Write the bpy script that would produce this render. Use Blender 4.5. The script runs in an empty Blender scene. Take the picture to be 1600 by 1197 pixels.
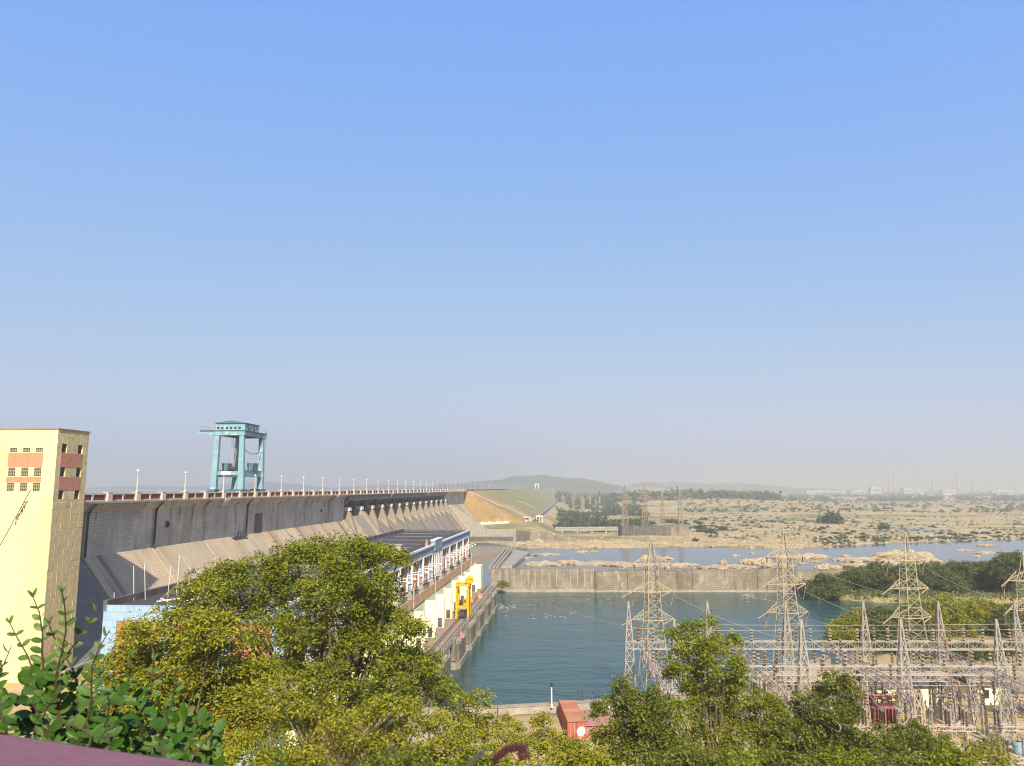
import bpy, bmesh, math, random
import numpy as np
from mathutils import Vector, Matrix, Quaternion
random.seed(7); rng = np.random.default_rng(7)
SC = bpy.context.scene
COL = SC.collection
R = math.radians

# ------------------------------------------------------------------ camera
PITCH = math.atan((762.7 - 598.5) / 1200.0)
cam = bpy.data.cameras.new('camera'); camo = bpy.data.objects.new('camera', cam); COL.objects.link(camo)
cam.sensor_width = 36.0; cam.lens = 27.0; cam.clip_start = 0.05; cam.clip_end = 60000
camo.location = (0, 0, 0); camo.rotation_euler = (R(90) + PITCH, 0, 0)
cam.dof.use_dof = True; cam.dof.focus_distance = 120; cam.dof.aperture_fstop = 9.0
SC.camera = camo

# ------------------------------------------------------------------ sky, sun, exposure
SUN_EL, SUN_AZ = 36.0, 6.5            # azimuth from -Y (behind the camera) towards +X
w = bpy.data.worlds.new('World'); SC.world = w; w.use_nodes = True
nt = w.node_tree; nt.nodes.clear()
sky = nt.nodes.new('ShaderNodeTexSky'); sky.sky_type = 'NISHITA'; sky.sun_disc = False
sky.sun_elevation = R(SUN_EL); sky.sun_rotation = R(180 - SUN_AZ)
sky.altitude = 0; sky.air_density = 1.0; sky.dust_density = 2.0; sky.ozone_density = 3.0
bg = nt.nodes.new('ShaderNodeBackground'); bg.inputs['Strength'].default_value = 0.10
wo = nt.nodes.new('ShaderNodeOutputWorld')
sp_ = nt.nodes.new('ShaderNodeSeparateColor'); cc_ = nt.nodes.new('ShaderNodeCombineColor'); nt.links.new(sky.outputs[0], sp_.inputs[0])
for i_, (pw_, gn_) in enumerate(((.76, 1.09), (.42, 1.85), (-.07, 5.65))):     # film response of the whole sky, channel by channel
    a_ = nt.nodes.new('ShaderNodeMath'); a_.operation = 'POWER'; a_.inputs[1].default_value = pw_
    b_ = nt.nodes.new('ShaderNodeMath'); b_.operation = 'MULTIPLY'; b_.inputs[1].default_value = gn_
    nt.links.new(sp_.outputs[i_], a_.inputs[0]); nt.links.new(a_.outputs[0], b_.inputs[0]); nt.links.new(b_.outputs[0], cc_.inputs[i_])
nt.links.new(cc_.outputs[0], bg.inputs[0]); nt.links.new(bg.outputs[0], wo.inputs[0])
sl = bpy.data.lights.new('sun', 'SUN'); sl.energy = 4.9; sl.angle = R(0.6); sl.color = (1.0, 0.90, 0.74)
so = bpy.data.objects.new('sun', sl); COL.objects.link(so)
sdir = Vector((math.sin(R(SUN_AZ)) * math.cos(R(SUN_EL)), -math.cos(R(SUN_AZ)) * math.cos(R(SUN_EL)), math.sin(R(SUN_EL))))
so.rotation_euler = (-sdir).to_track_quat('-Z', 'Y').to_euler(); so.location = (0, -50, 200)
SC.view_settings.view_transform = 'Standard'; SC.view_settings.look = 'None'
SC.view_settings.exposure = 0.85; SC.view_settings.gamma = 1.0
SC.cycles.max_bounces = 6; SC.cycles.diffuse_bounces = 3; SC.cycles.glossy_bounces = 3
SC.cycles.transmission_bounces = 3; SC.cycles.volume_bounces = 1; SC.cycles.transparent_max_bounces = 6
SC.cycles.use_denoising = True; SC.cycles.filter_width = 1.1

# ------------------------------------------------------------------ coordinates
_f = Vector((0, math.cos(PITCH), math.sin(PITCH))); _u = Vector((0, -math.sin(PITCH), math.cos(PITCH))); _r = Vector((1, 0, 0))
def ray(px, py): return _f * 1200 + _r * (px - 800) + _u * (598.5 - py)
def at(px, py, Y):                       # where a line of sight crosses the vertical plane at distance Y
    d = ray(px, py); return d * (Y / d.y)
def atz(px, py, z):                      # where a line of sight meets a level surface
    d = ray(px, py); return d * (z / d.z)
DA = math.atan(0.079)
DX0 = -104.8
def D(t, s, z=0.0):                      # dam frame: t downstream, s along the crest
    return Vector((DX0 + s * math.sin(DA) + t * math.cos(DA), s * math.cos(DA) - t * math.sin(DA), z))
def inv(x, y):
    vx = x - DX0; return (vx * math.cos(DA) - y * math.sin(DA), vx * math.sin(DA) + y * math.cos(DA))

# ------------------------------------------------------------------ mesh helpers
class MB:
    def __init__(s): s.v = []; s.f = []
    def add(s, vs, fs):
        o = len(s.v); s.v.extend([tuple(v) for v in vs]); s.f.extend([tuple(i + o for i in f) for f in fs]); return s
    def box(s, x0, x1, y0, y1, z0, z1):
        return s.add([(x0,y0,z0),(x1,y0,z0),(x1,y1,z0),(x0,y1,z0),(x0,y0,z1),(x1,y0,z1),(x1,y1,z1),(x0,y1,z1)],
                     [(0,3,2,1),(4,5,6,7),(0,1,5,4),(1,2,6,5),(2,3,7,6),(3,0,4,7)])
    def frust(s, c0, a0, c1, a1):        # tapered box between two centred rectangles
        v = []
        for c, a in ((c0, a0), (c1, a1)):
            v += [(c[0]-a[0],c[1]-a[1],c[2]),(c[0]+a[0],c[1]-a[1],c[2]),(c[0]+a[0],c[1]+a[1],c[2]),(c[0]-a[0],c[1]+a[1],c[2])]
        return s.add(v, [(0,3,2,1),(4,5,6,7),(0,1,5,4),(1,2,6,5),(2,3,7,6),(3,0,4,7)])
    def bar(s, p, q, w, w2=None):
        p = Vector(p); q = Vector(q); d = q - p
        if d.length < 1e-6: return s
        d.normalize(); a = d.cross(Vector((0,0,1)))
        if a.length < 1e-3: a = Vector((1,0,0))
        a.normalize(); b = d.cross(a); h = w / 2; h2 = (w2 if w2 is not None else w) / 2
        v = [p-a*h-b*h, p+a*h-b*h, p+a*h+b*h, p-a*h+b*h, q-a*h2-b*h2, q+a*h2-b*h2, q+a*h2+b*h2, q-a*h2+b*h2]
        return s.add(v, [(0,3,2,1),(4,5,6,7),(0,1,5,4),(1,2,6,5),(2,3,7,6),(3,0,4,7)])
    def tube(s, pts, r, n=6):
        pts = [Vector(p) for p in pts]; rs = r if isinstance(r, (list, tuple)) else [r] * len(pts)
        o = len(s.v); a = None
        for i, p in enumerate(pts):
            d = pts[min(i+1, len(pts)-1)] - pts[max(i-1, 0)]
            if d.length < 1e-9: d = Vector((0,0,1))
            d.normalize()
            if a is None:
                a = d.cross(Vector((0.3,0.1,1)))
                if a.length < 1e-3: a = d.cross(Vector((1,0,0)))
            a = (a - d * a.dot(d)); a.normalize(); b = d.cross(a)
            for k in range(n):
                t = 2 * math.pi * k / n; s.v.append(tuple(p + (a * math.cos(t) + b * math.sin(t)) * rs[i]))
        for i in range(len(pts) - 1):
            for k in range(n):
                k2 = (k + 1) % n; s.f.append((o+i*n+k, o+i*n+k2, o+(i+1)*n+k2, o+(i+1)*n+k))
        s.f.append(tuple(o + k for k in range(n))[::-1]); s.f.append(tuple(o + (len(pts)-1)*n + k for k in range(n)))
        return s
    def lathe(s, prof, c=(0,0,0), n=10):  # prof: (r, z)
        o = len(s.v)
        for r, z in prof:
            for k in range(n):
                t = 2*math.pi*k/n; s.v.append((c[0]+r*math.cos(t), c[1]+r*math.sin(t), c[2]+z))
        for i in range(len(prof)-1):
            for k in range(n):
                k2 = (k+1) % n; s.f.append((o+i*n+k, o+i*n+k2, o+(i+1)*n+k2, o+(i+1)*n+k))
        s.f.append(tuple(o+k for k in range(n))[::-1]); s.f.append(tuple(o+(len(prof)-1)*n+k for k in range(n)))
        return s
    def ext(s, poly, y0, y1):            # polygon in (x,z) extruded along y
        n = len(poly); v = [(x, y0, z) for x, z in poly] + [(x, y1, z) for x, z in poly]
        return s.add(v, [tuple(range(n)), tuple(range(2*n-1, n-1, -1))] + [(i, i+n, (i+1) % n + n, (i+1) % n) for i in range(n)])
    def extz(s, poly, z0, z1):           # polygon in (x,y) extruded along z
        n = len(poly); v = [(x, y, z0) for x, y in poly] + [(x, y, z1) for x, y in poly]
        return s.add(v, [tuple(range(n-1, -1, -1)), tuple(range(n, 2*n))] + [(i, (i+1) % n, (i+1) % n + n, i+n) for i in range(n)])
    def holed(s, o, u, v, n, W, H, holes, dep):   # wall face with real recesses; o corner, u/v axes, n outward normal
        o = Vector(o); u = Vector(u); v = Vector(v); n = Vector(n)
        us = sorted({0, W} | {h[0] for h in holes} | {h[1] for h in holes}); vs = sorted({0, H} | {h[2] for h in holes} | {h[3] for h in holes})
        P = lambda a, b, d=0: o + u*a + v*b - n*d
        fl = u.cross(v).dot(n) < 0
        def q(vv): s.add(vv[::-1] if fl else vv, [(0,1,2,3)])
        for i in range(len(us)-1):
            for j in range(len(vs)-1):
                cu = (us[i]+us[i+1])/2; cv = (vs[j]+vs[j+1])/2
                if any(h[0] < cu < h[1] and h[2] < cv < h[3] for h in holes): continue
                q([P(us[i],vs[j]), P(us[i+1],vs[j]), P(us[i+1],vs[j+1]), P(us[i],vs[j+1])])
        for a, b, c, d in holes:
            q([P(a,c,dep), P(b,c,dep), P(b,d,dep), P(a,d,dep)])
            q([P(a,c), P(b,c), P(b,c,dep), P(a,c,dep)]); q([P(a,d,dep), P(b,d,dep), P(b,d), P(a,d)])
            q([P(a,c), P(a,c,dep), P(a,d,dep), P(a,d)]); q([P(b,c,dep), P(b,c), P(b,d), P(b,d,dep)])
        return s
    def mesh(s, name, m, smooth=False):
        me = bpy.data.meshes.new(name); me.from_pydata(s.v, [], s.f); me.update()
        bm = bmesh.new(); bm.from_mesh(me); bmesh.ops.recalc_face_normals(bm, faces=bm.faces); bm.to_mesh(me); bm.free()
        if m: me.materials.append(m)
        if smooth: me.polygons.foreach_set('use_smooth', [True] * len(me.polygons))
        return me
    def build(s, name, m, parent=None, smooth=False):
        return link(name, s.mesh(name, m, smooth), parent)
def link(name, me, parent=None, loc=None, rz=0):
    o = bpy.data.objects.new(name, me); COL.objects.link(o)
    if parent: o.parent = parent
    if loc is not None: o.location = loc
    if rz: o.rotation_euler.z = rz
    return o
def tag(o, label, cat, group=None, kind=None):
    o['label'] = label; o['category'] = cat
    if group: o['group'] = group
    if kind: o['kind'] = kind
    return o
def thing(name, label, cat, loc=(0,0,0), rz=0.0, group=None):
    o = bpy.data.objects.new(name, None); COL.objects.link(o); o.empty_display_size = 0.5
    o.location = loc; o.rotation_euler.z = rz
    return tag(o, label, cat, group)
def struct(o): o['kind'] = 'structure'; return o
def dup(root, loc, rz=None, label=None, scale=None):
    r = root.copy(); COL.objects.link(r); r.location = loc
    if rz is not None: r.rotation_euler.z = rz
    if label: r['label'] = label
    if scale is not None: r.scale = (scale,)*3 if isinstance(scale, (int, float)) else scale
    for ch in list(root.children):
        c = ch.copy(); COL.objects.link(c); c.parent = r
        for g in list(ch.children):
            d = g.copy(); COL.objects.link(d); d.parent = c
    return r
def fast_quads(name, V, m, parent=None, smooth=False):   # V (N,4,3) array of quads
    N = len(V); me = bpy.data.meshes.new(name)
    me.vertices.add(N*4); me.vertices.foreach_set('co', V.reshape(-1).astype(np.float32))
    me.loops.add(N*4); me.loops.foreach_set('vertex_index', np.arange(N*4, dtype=np.int32))
    me.polygons.add(N); me.polygons.foreach_set('loop_start', np.arange(0, N*4, 4, dtype=np.int32))
    me.update(calc_edges=True); me.validate()
    if m: me.materials.append(m)
    return link(name, me, parent) if parent is not False else me
def vnoise(x, y, seed=0):                # smooth value noise in numpy
    xi = np.floor(x).astype(np.int64); yi = np.floor(y).astype(np.int64); fx = x - xi; fy = y - yi
    fx = fx*fx*(3-2*fx); fy = fy*fy*(3-2*fy)
    def h(a, b):
        n = (a * 374761393 + b * 668265263 + seed * 974634777) & 0x7fffffff
        n = ((n ^ (n >> 13)) * 1274126177) & 0x7fffffff
        return ((n ^ (n >> 16)) & 0xffff) / 65535.0
    return (h(xi,yi)*(1-fx)+h(xi+1,yi)*fx)*(1-fy) + (h(xi,yi+1)*(1-fx)+h(xi+1,yi+1)*fx)*fy
def fbm(x, y, seed=0, o=4):
    r = 0; a = 0.5
    for i in range(o): r = r + a * vnoise(x * 2**i, y * 2**i, seed + i); a *= 0.5
    return r

ORD = 'first second third fourth fifth sixth seventh eighth ninth tenth eleventh twelfth thirteenth fourteenth fifteenth sixteenth seventeenth eighteenth nineteenth twentieth'.split()
ORD += ['twenty-' + o_ for o_ in ORD[:9]]
# ------------------------------------------------------------------ materials
def c4(c): return (c[0], c[1], c[2], 1.0)
def M(name, a, b=None, sc=1.0, lo=.35, hi=.65, st=(1,1,1), rough=.85, spec=.25, over=(), brick=None, bump=0.0, bsc=6.0, metallic=0.0, island=0.0, transl=0.0):
    m = bpy.data.materials.new(name); m.use_nodes = True; n = m.node_tree.nodes; L = m.node_tree.links
    bs = n['Principled BSDF']; bs.inputs['Roughness'].default_value = rough; bs.inputs['Metallic'].default_value = metallic
    bs.inputs['Specular IOR Level'].default_value = spec
    tc = n.new('ShaderNodeTexCoord')
    def noise(scale, stretch, detail=6.0):
        mp = n.new('ShaderNodeMapping'); mp.inputs['Scale'].default_value = stretch; L.new(tc.outputs['Object'], mp.inputs[0])
        t = n.new('ShaderNodeTexNoise'); t.inputs['Scale'].default_value = scale; t.inputs['Detail'].default_value = detail
        t.inputs['Roughness'].default_value = .62; L.new(mp.outputs[0], t.inputs['Vector']); return t.outputs[0]
    def ramp(src, lo, hi):
        r = n.new('ShaderNodeMapRange'); r.inputs[1].default_value = lo; r.inputs[2].default_value = hi; L.new(src, r.inputs[0]); return r.outputs[0]
    def mix(fac, c1, c2, k=1.0):
        x = n.new('ShaderNodeMix'); x.data_type = 'RGBA'
        if k != 1.0:
            mm = n.new('ShaderNodeMath'); mm.operation = 'MULTIPLY'; mm.inputs[1].default_value = k; L.new(fac, mm.inputs[0]); fac = mm.outputs[0]
        L.new(fac, x.inputs[0])
        for s, i in ((c1, 6), (c2, 7)):
            if isinstance(s, tuple): x.inputs[i].default_value = c4(s)
            else: L.new(s, x.inputs[i])
        return x.outputs[2]
    if not transl:                       # every painted or mineral surface a little darker than its raw swatch
        kf = .78; a = tuple(x*kf for x in a); b = tuple(x*kf for x in b) if b else None
        over = tuple((tuple(x*kf for x in o_[0]),) + tuple(o_[1:]) for o_ in over)
        if brick: brick = (brick[0], brick[1], brick[2], tuple(x*kf for x in brick[3]), brick[4])
    col = tuple(a)
    if b: col = mix(ramp(noise(sc, st), lo, hi), col, tuple(b))
    hgt = None
    if brick:
        au, bw, bh, mc, k = brick
        sp = n.new('ShaderNodeSeparateXYZ'); L.new(tc.outputs['Object'], sp.inputs[0]); cb = n.new('ShaderNodeCombineXYZ')
        L.new(sp.outputs[au], cb.inputs[0]); L.new(sp.outputs[2], cb.inputs[1])
        bt = n.new('ShaderNodeTexBrick'); bt.inputs['Scale'].default_value = 1.0; bt.inputs['Brick Width'].default_value = bw
        bt.inputs['Row Height'].default_value = bh; bt.inputs['Mortar Size'].default_value = bh * .09; bt.inputs['Mortar Smooth'].default_value = .3
        bt.inputs['Color1'].default_value = (.35,.35,.35,1); bt.inputs['Color2'].default_value = (.65,.65,.65,1)
        L.new(cb.outputs[0], bt.inputs['Vector'])
        if isinstance(col, tuple):
            rg = n.new('ShaderNodeRGB'); rg.outputs[0].default_value = c4(col); col = rg.outputs[0]
        hs = n.new('ShaderNodeHueSaturation'); L.new(col, hs.inputs['Color'])
        sv = n.new('ShaderNodeMapRange'); sv.inputs[3].default_value = 1-.55*k; sv.inputs[4].default_value = 1+.55*k
        cbw = n.new('ShaderNodeRGBToBW'); L.new(bt.outputs[0], cbw.inputs[0]); L.new(cbw.outputs[0], sv.inputs[0]); L.new(sv.outputs[0], hs.inputs['Value'])
        col = mix(bt.outputs[1], hs.outputs[0], tuple(mc), k)
        hgt = bt.outputs[1]
    for (oc, osc, olo, ohi, ost, ok) in over:
        col = mix(ramp(noise(osc, ost), olo, ohi), col, tuple(oc), ok)
    if island:
        g = n.new('ShaderNodeNewGeometry'); hs = n.new('ShaderNodeHueSaturation')
        if isinstance(col, tuple): hs.inputs['Color'].default_value = c4(col)
        else: L.new(col, hs.inputs['Color'])
        r1 = n.new('ShaderNodeMapRange'); r1.inputs[3].default_value = 1-island; r1.inputs[4].default_value = 1+island; L.new(g.outputs['Random Per Island'], r1.inputs[0])
        L.new(r1.outputs[0], hs.inputs['Value'])
        r2 = n.new('ShaderNodeMapRange'); r2.inputs[3].default_value = .5-.03*island/.4; r2.inputs[4].default_value = .5+.03*island/.4
        mw = n.new('ShaderNodeMath'); mw.operation = 'FRACT'; m7 = n.new('ShaderNodeMath'); m7.operation = 'MULTIPLY'; m7.inputs[1].default_value = 7.31
        L.new(g.outputs['Random Per Island'], m7.inputs[0]); L.new(m7.outputs[0], mw.inputs[0]); L.new(mw.outputs[0], r2.inputs[0]); L.new(r2.outputs[0], hs.inputs['Hue'])
        col = hs.outputs[0]
    if isinstance(col, tuple): bs.inputs['Base Color'].default_value = c4(col)
    else: L.new(col, bs.inputs['Base Color'])
    if bump:
        bn = n.new('ShaderNodeBump'); bn.inputs['Strength'].default_value = min(1.0, bump); bn.inputs['Distance'].default_value = .1
        src = noise(bsc, (1,1,1), 4.0)
        if hgt is not None:
            sb = n.new('ShaderNodeMath'); sb.operation = 'SUBTRACT'; L.new(src, sb.inputs[0]); L.new(hgt, sb.inputs[1]); src = sb.outputs[0]
        L.new(src, bn.inputs['Height']); L.new(bn.outputs[0], bs.inputs['Normal'])
    if transl:
        tb = n.new('ShaderNodeBsdfTranslucent'); ms = n.new('ShaderNodeMixShader'); ms.inputs[0].default_value = transl
        if isinstance(col, tuple): tb.inputs[0].default_value = c4(col)
        else: L.new(col, tb.inputs[0])
        out = n['Material Output']; L.new(bs.outputs[0], ms.inputs[1]); L.new(tb.outputs[0], ms.inputs[2]); L.new(ms.outputs[0], out.inputs[0])
    return m
ORG = (.42,.27,.12); DRK = (.075,.075,.08); WHT = (.62,.60,.55)
m_wall = M('dam_masonry', (.76,.69,.56), (.55,.50,.41), sc=.12, lo=.4, hi=.6, brick=(1, 1.6, .60, (.16,.15,.13), .38), bump=.6, bsc=3,
    over=(((.36,.25,.15), .16, .54, .64, (1,1,.15), .55), ((.66,.64,.58), .30, .57, .63, (1,1.2,.2), .6), (DRK, .22, .60, .67, (1,1,.14), .8), ((.22,.20,.18), .8, .61, .69, (1,1,.12), .45), ((.42,.39,.34), .05, .5, .56, (1,1,4), .35)))
m_slope = M('dam_slope_concrete', (.66,.51,.33), (.50,.42,.30), sc=.06, lo=.4, hi=.6, brick=(1, 1.6, .62, (.24,.21,.17), .22), bump=.4, bsc=3,
    over=((ORG, .14, .50, .62, (.25,1,.12), .65), ((.64,.59,.50), .22, .56, .64, (.1,1,.06), .6), (DRK, .14, .57, .66, (.04,1,.03), .75), ((.20,.18,.15), .9, .57, .68, (.06,1,.05), .5)))
m_spill = M('spillway_concrete', (.36,.30,.22), (.23,.20,.16), sc=.5, st=(.08,1,.05), bump=.3, bsc=2, lo=.4, hi=.6,
    over=((DRK, .30, .50, .60, (.04,1,.04), .75), ((.52,.48,.38), .5, .60, .66, (.04,1,.04), .55)))
m_pier = M('pier_concrete', (.40,.34,.245), (.29,.25,.19), sc=.5, bump=.3, bsc=2, over=((DRK, .5, .6, .75, (1,1,.2), .4), (ORG, .8, .58, .72, (1,1,.15), .35)))
m_conc = M('weathered_concrete', (.44,.40,.33), (.31,.285,.24), sc=.4, bump=.4, bsc=2.5, over=((DRK, .6, .58, .74, (1,1,.15), .5), ((.36,.26,.15), .9, .58, .72, (1,1,.15), .4)))
m_concw = M('streaked_wall_concrete', (.33,.28,.20), (.22,.19,.14), sc=.2, lo=.4, hi=.6, bump=.4, bsc=2, over=(((.14,.12,.09), .5, .52, .64, (1,1,.08), .65), ((.52,.45,.32), .7, .57, .66, (1,1,.1), .5)))
m_concd = M('dark_stained_concrete', (.17,.15,.14), (.09,.085,.085), sc=.35, bump=.4, over=(((.36,.33,.27), .5, .6, .72, (1,1,.2), .6), ((.05,.05,.05), .3, .55, .65, (1,1,.15), .6)))
m_joint = M('joint_stain', (.06,.06,.065), (.12,.10,.08), sc=.6, st=(1,1,.15))
m_cream = M('cream_parapet_paint', (.74,.66,.54), (.60,.52,.42), sc=.8, over=((DRK, 1.5, .62, .8, (1,1,.2), .35),))
m_redp = M('red_parapet_panel', (.30,.045,.035), (.22,.05,.04), sc=1.2)
m_white = M('white_paint', (.80,.79,.75), (.68,.66,.61), sc=.8, lo=.45, hi=.75, rough=.6)
m_steel = M('dark_steel', (.06,.075,.09), (.035,.04,.05), sc=.8, rough=.6)
m_gate = M('gate_steel', (.105,.12,.14), (.06,.07,.085), sc=.5, rough=.6, over=(((.20,.17,.13), .8, .55, .75, (1,1,.3), .5),))
m_asph = M('asphalt', (.075,.075,.08), (.055,.055,.06), sc=2)
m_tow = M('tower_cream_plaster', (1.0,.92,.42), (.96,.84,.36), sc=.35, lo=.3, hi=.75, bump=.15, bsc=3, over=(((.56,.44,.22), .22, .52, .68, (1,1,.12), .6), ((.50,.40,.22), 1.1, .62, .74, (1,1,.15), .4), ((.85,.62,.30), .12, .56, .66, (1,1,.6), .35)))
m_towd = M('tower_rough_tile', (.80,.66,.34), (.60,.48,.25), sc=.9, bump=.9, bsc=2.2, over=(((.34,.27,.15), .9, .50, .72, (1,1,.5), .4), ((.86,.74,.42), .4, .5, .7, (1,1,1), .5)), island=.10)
m_terra = M('terracotta_plaster', (.62,.30,.17), (.55,.25,.14), sc=.8, over=(((.72,.5,.36), 1.2, .64, .74, (2,1,.1), .5),))
m_terrad = M('terracotta_rough', (.66,.30,.21), (.56,.24,.17), sc=1.2, bump=.8, bsc=2.2, over=(((.22,.10,.07), 1.1, .56, .72, (1,1,.4), .4),))
m_jali = M('window_jali', (.42,.38,.26), (.32,.29,.20), sc=3)
m_dark = M('dark_opening', (.03,.03,.032), (.05,.05,.05), sc=1)
m_glass = M('window_glass', (.03,.035,.045), (.06,.065,.075), sc=.8, rough=.15, spec=.6)
m_roofd = M('bitumen_roof', (.085,.078,.076), (.06,.055,.054), sc=.6, over=(((.2,.18,.17), 1.0, .62, .72, (.15,2,1), .45),), bump=.3)
m_phblue = M('blue_grey_wall', (.33,.39,.50), (.27,.32,.41), sc=.4, over=(((.10,.11,.13), .9, .6, .75, (1,1,.2), .35),))
m_phlt = M('light_blue_wall', (.36,.52,.68), (.31,.46,.61), sc=.5, brick=(0, 1.0, 1.0, (.20,.28,.36), .16), over=(((.26,.36,.42), .9, .6, .78, (1,1,.2), .35),))
m_phpan = M('orange_tile_panel', (.56,.24,.12), (.50,.20,.10), sc=.6, brick=(0, 1.0, 1.0, (.30,.13,.07), .2))
m_phyel = M('pale_yellow_wall', (1.05,1.0,.66), (1.0,.93,.56), sc=.3, lo=.4, hi=.8, over=(((.6,.52,.3), .9, .66, .8, (1,1,.25), .3),))
m_band = M('ochre_band', (.80,.50,.29), (.68,.40,.22), sc=.8, over=(((.22,.15,.10), 1.0, .6, .72, (1,1,.15), .5),))
m_teal = M('teal_paint', (.27,.47,.53), (.21,.38,.44), sc=.3, lo=.4, hi=.6, rough=.55, bump=.1, over=(((.14,.24,.26), .5, .56, .68, (1,1,.25), .6), ((.5,.66,.63), .3, .58, .62, (1,1,1), .6), ((.22,.13,.07), 1.2, .64, .72, (1,1,.3), .6)))
m_teald = M('teal_dark_paint', (.10,.21,.25), (.07,.15,.19), sc=.5, rough=.5)
m_yel = M('yellow_crane_paint', (.80,.47,.02), (.72,.40,.02), sc=.8, rough=.45, over=(((.25,.13,.03), 1.2, .56, .68, (1,1,.4), .6), ((.85,.62,.12), .8, .6, .66, (1,1,1), .5)))
m_deck = M('dusty_deck', (.38,.28,.20), (.30,.22,.16), sc=.5, bump=.3)
m_galv = M('galvanised_steel', (.50,.47,.41), (.40,.37,.32), sc=.8, rough=.55, metallic=.0)
m_pyl = M('pylon_cream_paint', (.52,.45,.29), (.40,.35,.23), sc=.5, rough=.6)
m_gan = M('gantry_pale_paint', (.50,.45,.37), (.38,.34,.28), sc=.5, rough=.6)
m_ganp = M('gantry_pink_primer', (.52,.40,.34), (.48,.42,.35), sc=.3, rough=.7)
m_rust = M('rusty_lattice', (.34,.24,.15), (.27,.18,.11), sc=.3, rough=.8)
m_farp = M('faded_far_steel', (.42,.34,.25), (.36,.28,.20), sc=.3)
m_ins = M('brown_porcelain', (.13,.075,.045), (.085,.05,.034), sc=2, rough=.25, spec=.5)
m_insw = M('pale_porcelain_and_highlight', (.44,.36,.24), (.30,.22,.14), sc=2, rough=.3, spec=.5)
m_wire = M('bare_conductor', (.48,.48,.46), rough=.5)
m_cont = M('container_red', (.52,.12,.08), (.44,.095,.065), sc=.8, rough=.55, over=(((.30,.14,.06), .9, .55, .72, (1,1,.3), .5),))
m_contr = M('container_roof_rust', (.56,.29,.14), (.46,.16,.09), sc=.5, rough=.7, st=(.3,2,1))
m_pink = M('faded_pink_sheet', (.48,.24,.20), (.42,.19,.16), sc=.6, rough=.6)
m_transf = M('transformer_red', (.40,.15,.12), (.33,.11,.09), sc=.8, rough=.55, over=(((.55,.38,.32), .8, .58, .7, (1,1,.3), .5),))
m_transy = M('transformer_yellow', (.68,.56,.14), (.6,.48,.12), sc=.8, rough=.55)
m_blue = M('blue_tarp', (.20,.34,.52), (.34,.46,.58), sc=2)
m_wallst = M('training_wall_masonry', (.34,.29,.20), (.23,.20,.145), sc=.12, lo=.4, hi=.6, brick=(0, 1.9, .75, (.17,.15,.12), .55), bump=.6, bsc=2,
    over=(((.12,.10,.07), .25, .53, .64, (1,1,.2), .7), ((.56,.48,.34), .4, .57, .64, (1,1,.3), .5)))
m_rock = M('pale_granite', (.54,.43,.26), (.38,.30,.185), sc=2.2, bump=1.0, bsc=5, over=(((.16,.13,.095), 3.0, .55, .70, (1,1,1), .6), ((.58,.49,.36), 5, .6, .7, (1,1,1), .5)))
m_bark = M('bark', (.20,.155,.105), (.12,.09,.065), sc=2, st=(1,1,.3), bump=.6, bsc=5)
m_plum = M('pink_coping_paint', (.22,.10,.125), (.18,.08,.105), sc=6, rough=.7, over=(((.28,.17,.18), 14, .66, .74, (1,1,1), .4),), bump=.15, bsc=60)
m_leafA = M('olive_leaves', (.200,.220,.016), (.130,.160,.013), sc=.35, rough=.55, spec=.12, island=.34, transl=.22, over=(((.29,.24,.025), .6, .60, .74, (1,1,1), .5),))
m_leafB = M('yellow_green_leaves', (.270,.262,.018), (.185,.200,.015), sc=.35, rough=.55, spec=.12, island=.34, transl=.22, over=(((.36,.28,.03), .5, .58, .74, (1,1,1), .5),))
m_leafC = M('dark_green_leaves', (.145,.160,.016), (.092,.120,.013), sc=.4, rough=.5, spec=.18, island=.40, transl=.22, over=(((.17,.14,.02), .7, .6, .72, (1,1,1), .55),))
m_leafD = M('bank_tree_leaves', (.115,.145,.028), (.075,.105,.022), sc=.15, rough=.55, island=.35, transl=.2, over=(((.15,.14,.03), .2, .52, .7, (1,1,1), .6),))
m_leafE = M('far_tree_leaves', (.060,.082,.025), (.042,.060,.022), sc=.02, rough=.7, island=.3, transl=.1)
m_leafN = M('near_bush_leaf', (.045,.105,.010), (.026,.070,.008), sc=25, rough=.45, spec=.22, island=.0, transl=.16, bump=.12, bsc=90)
m_leafY = M('young_bush_leaf', (.09,.17,.03), (.06,.13,.02), sc=25, rough=.5, spec=.2, transl=.25)
m_stem = M('bush_stem', (.085,.06,.035), (.06,.045,.03), sc=30)
m_plume = M('maroon_plume', (.075,.022,.022), (.13,.06,.05), sc=60, rough=.8)
m_plumeg = M('grey_plume', (.17,.15,.13), (.12,.10,.09), sc=60, rough=.8)

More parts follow.
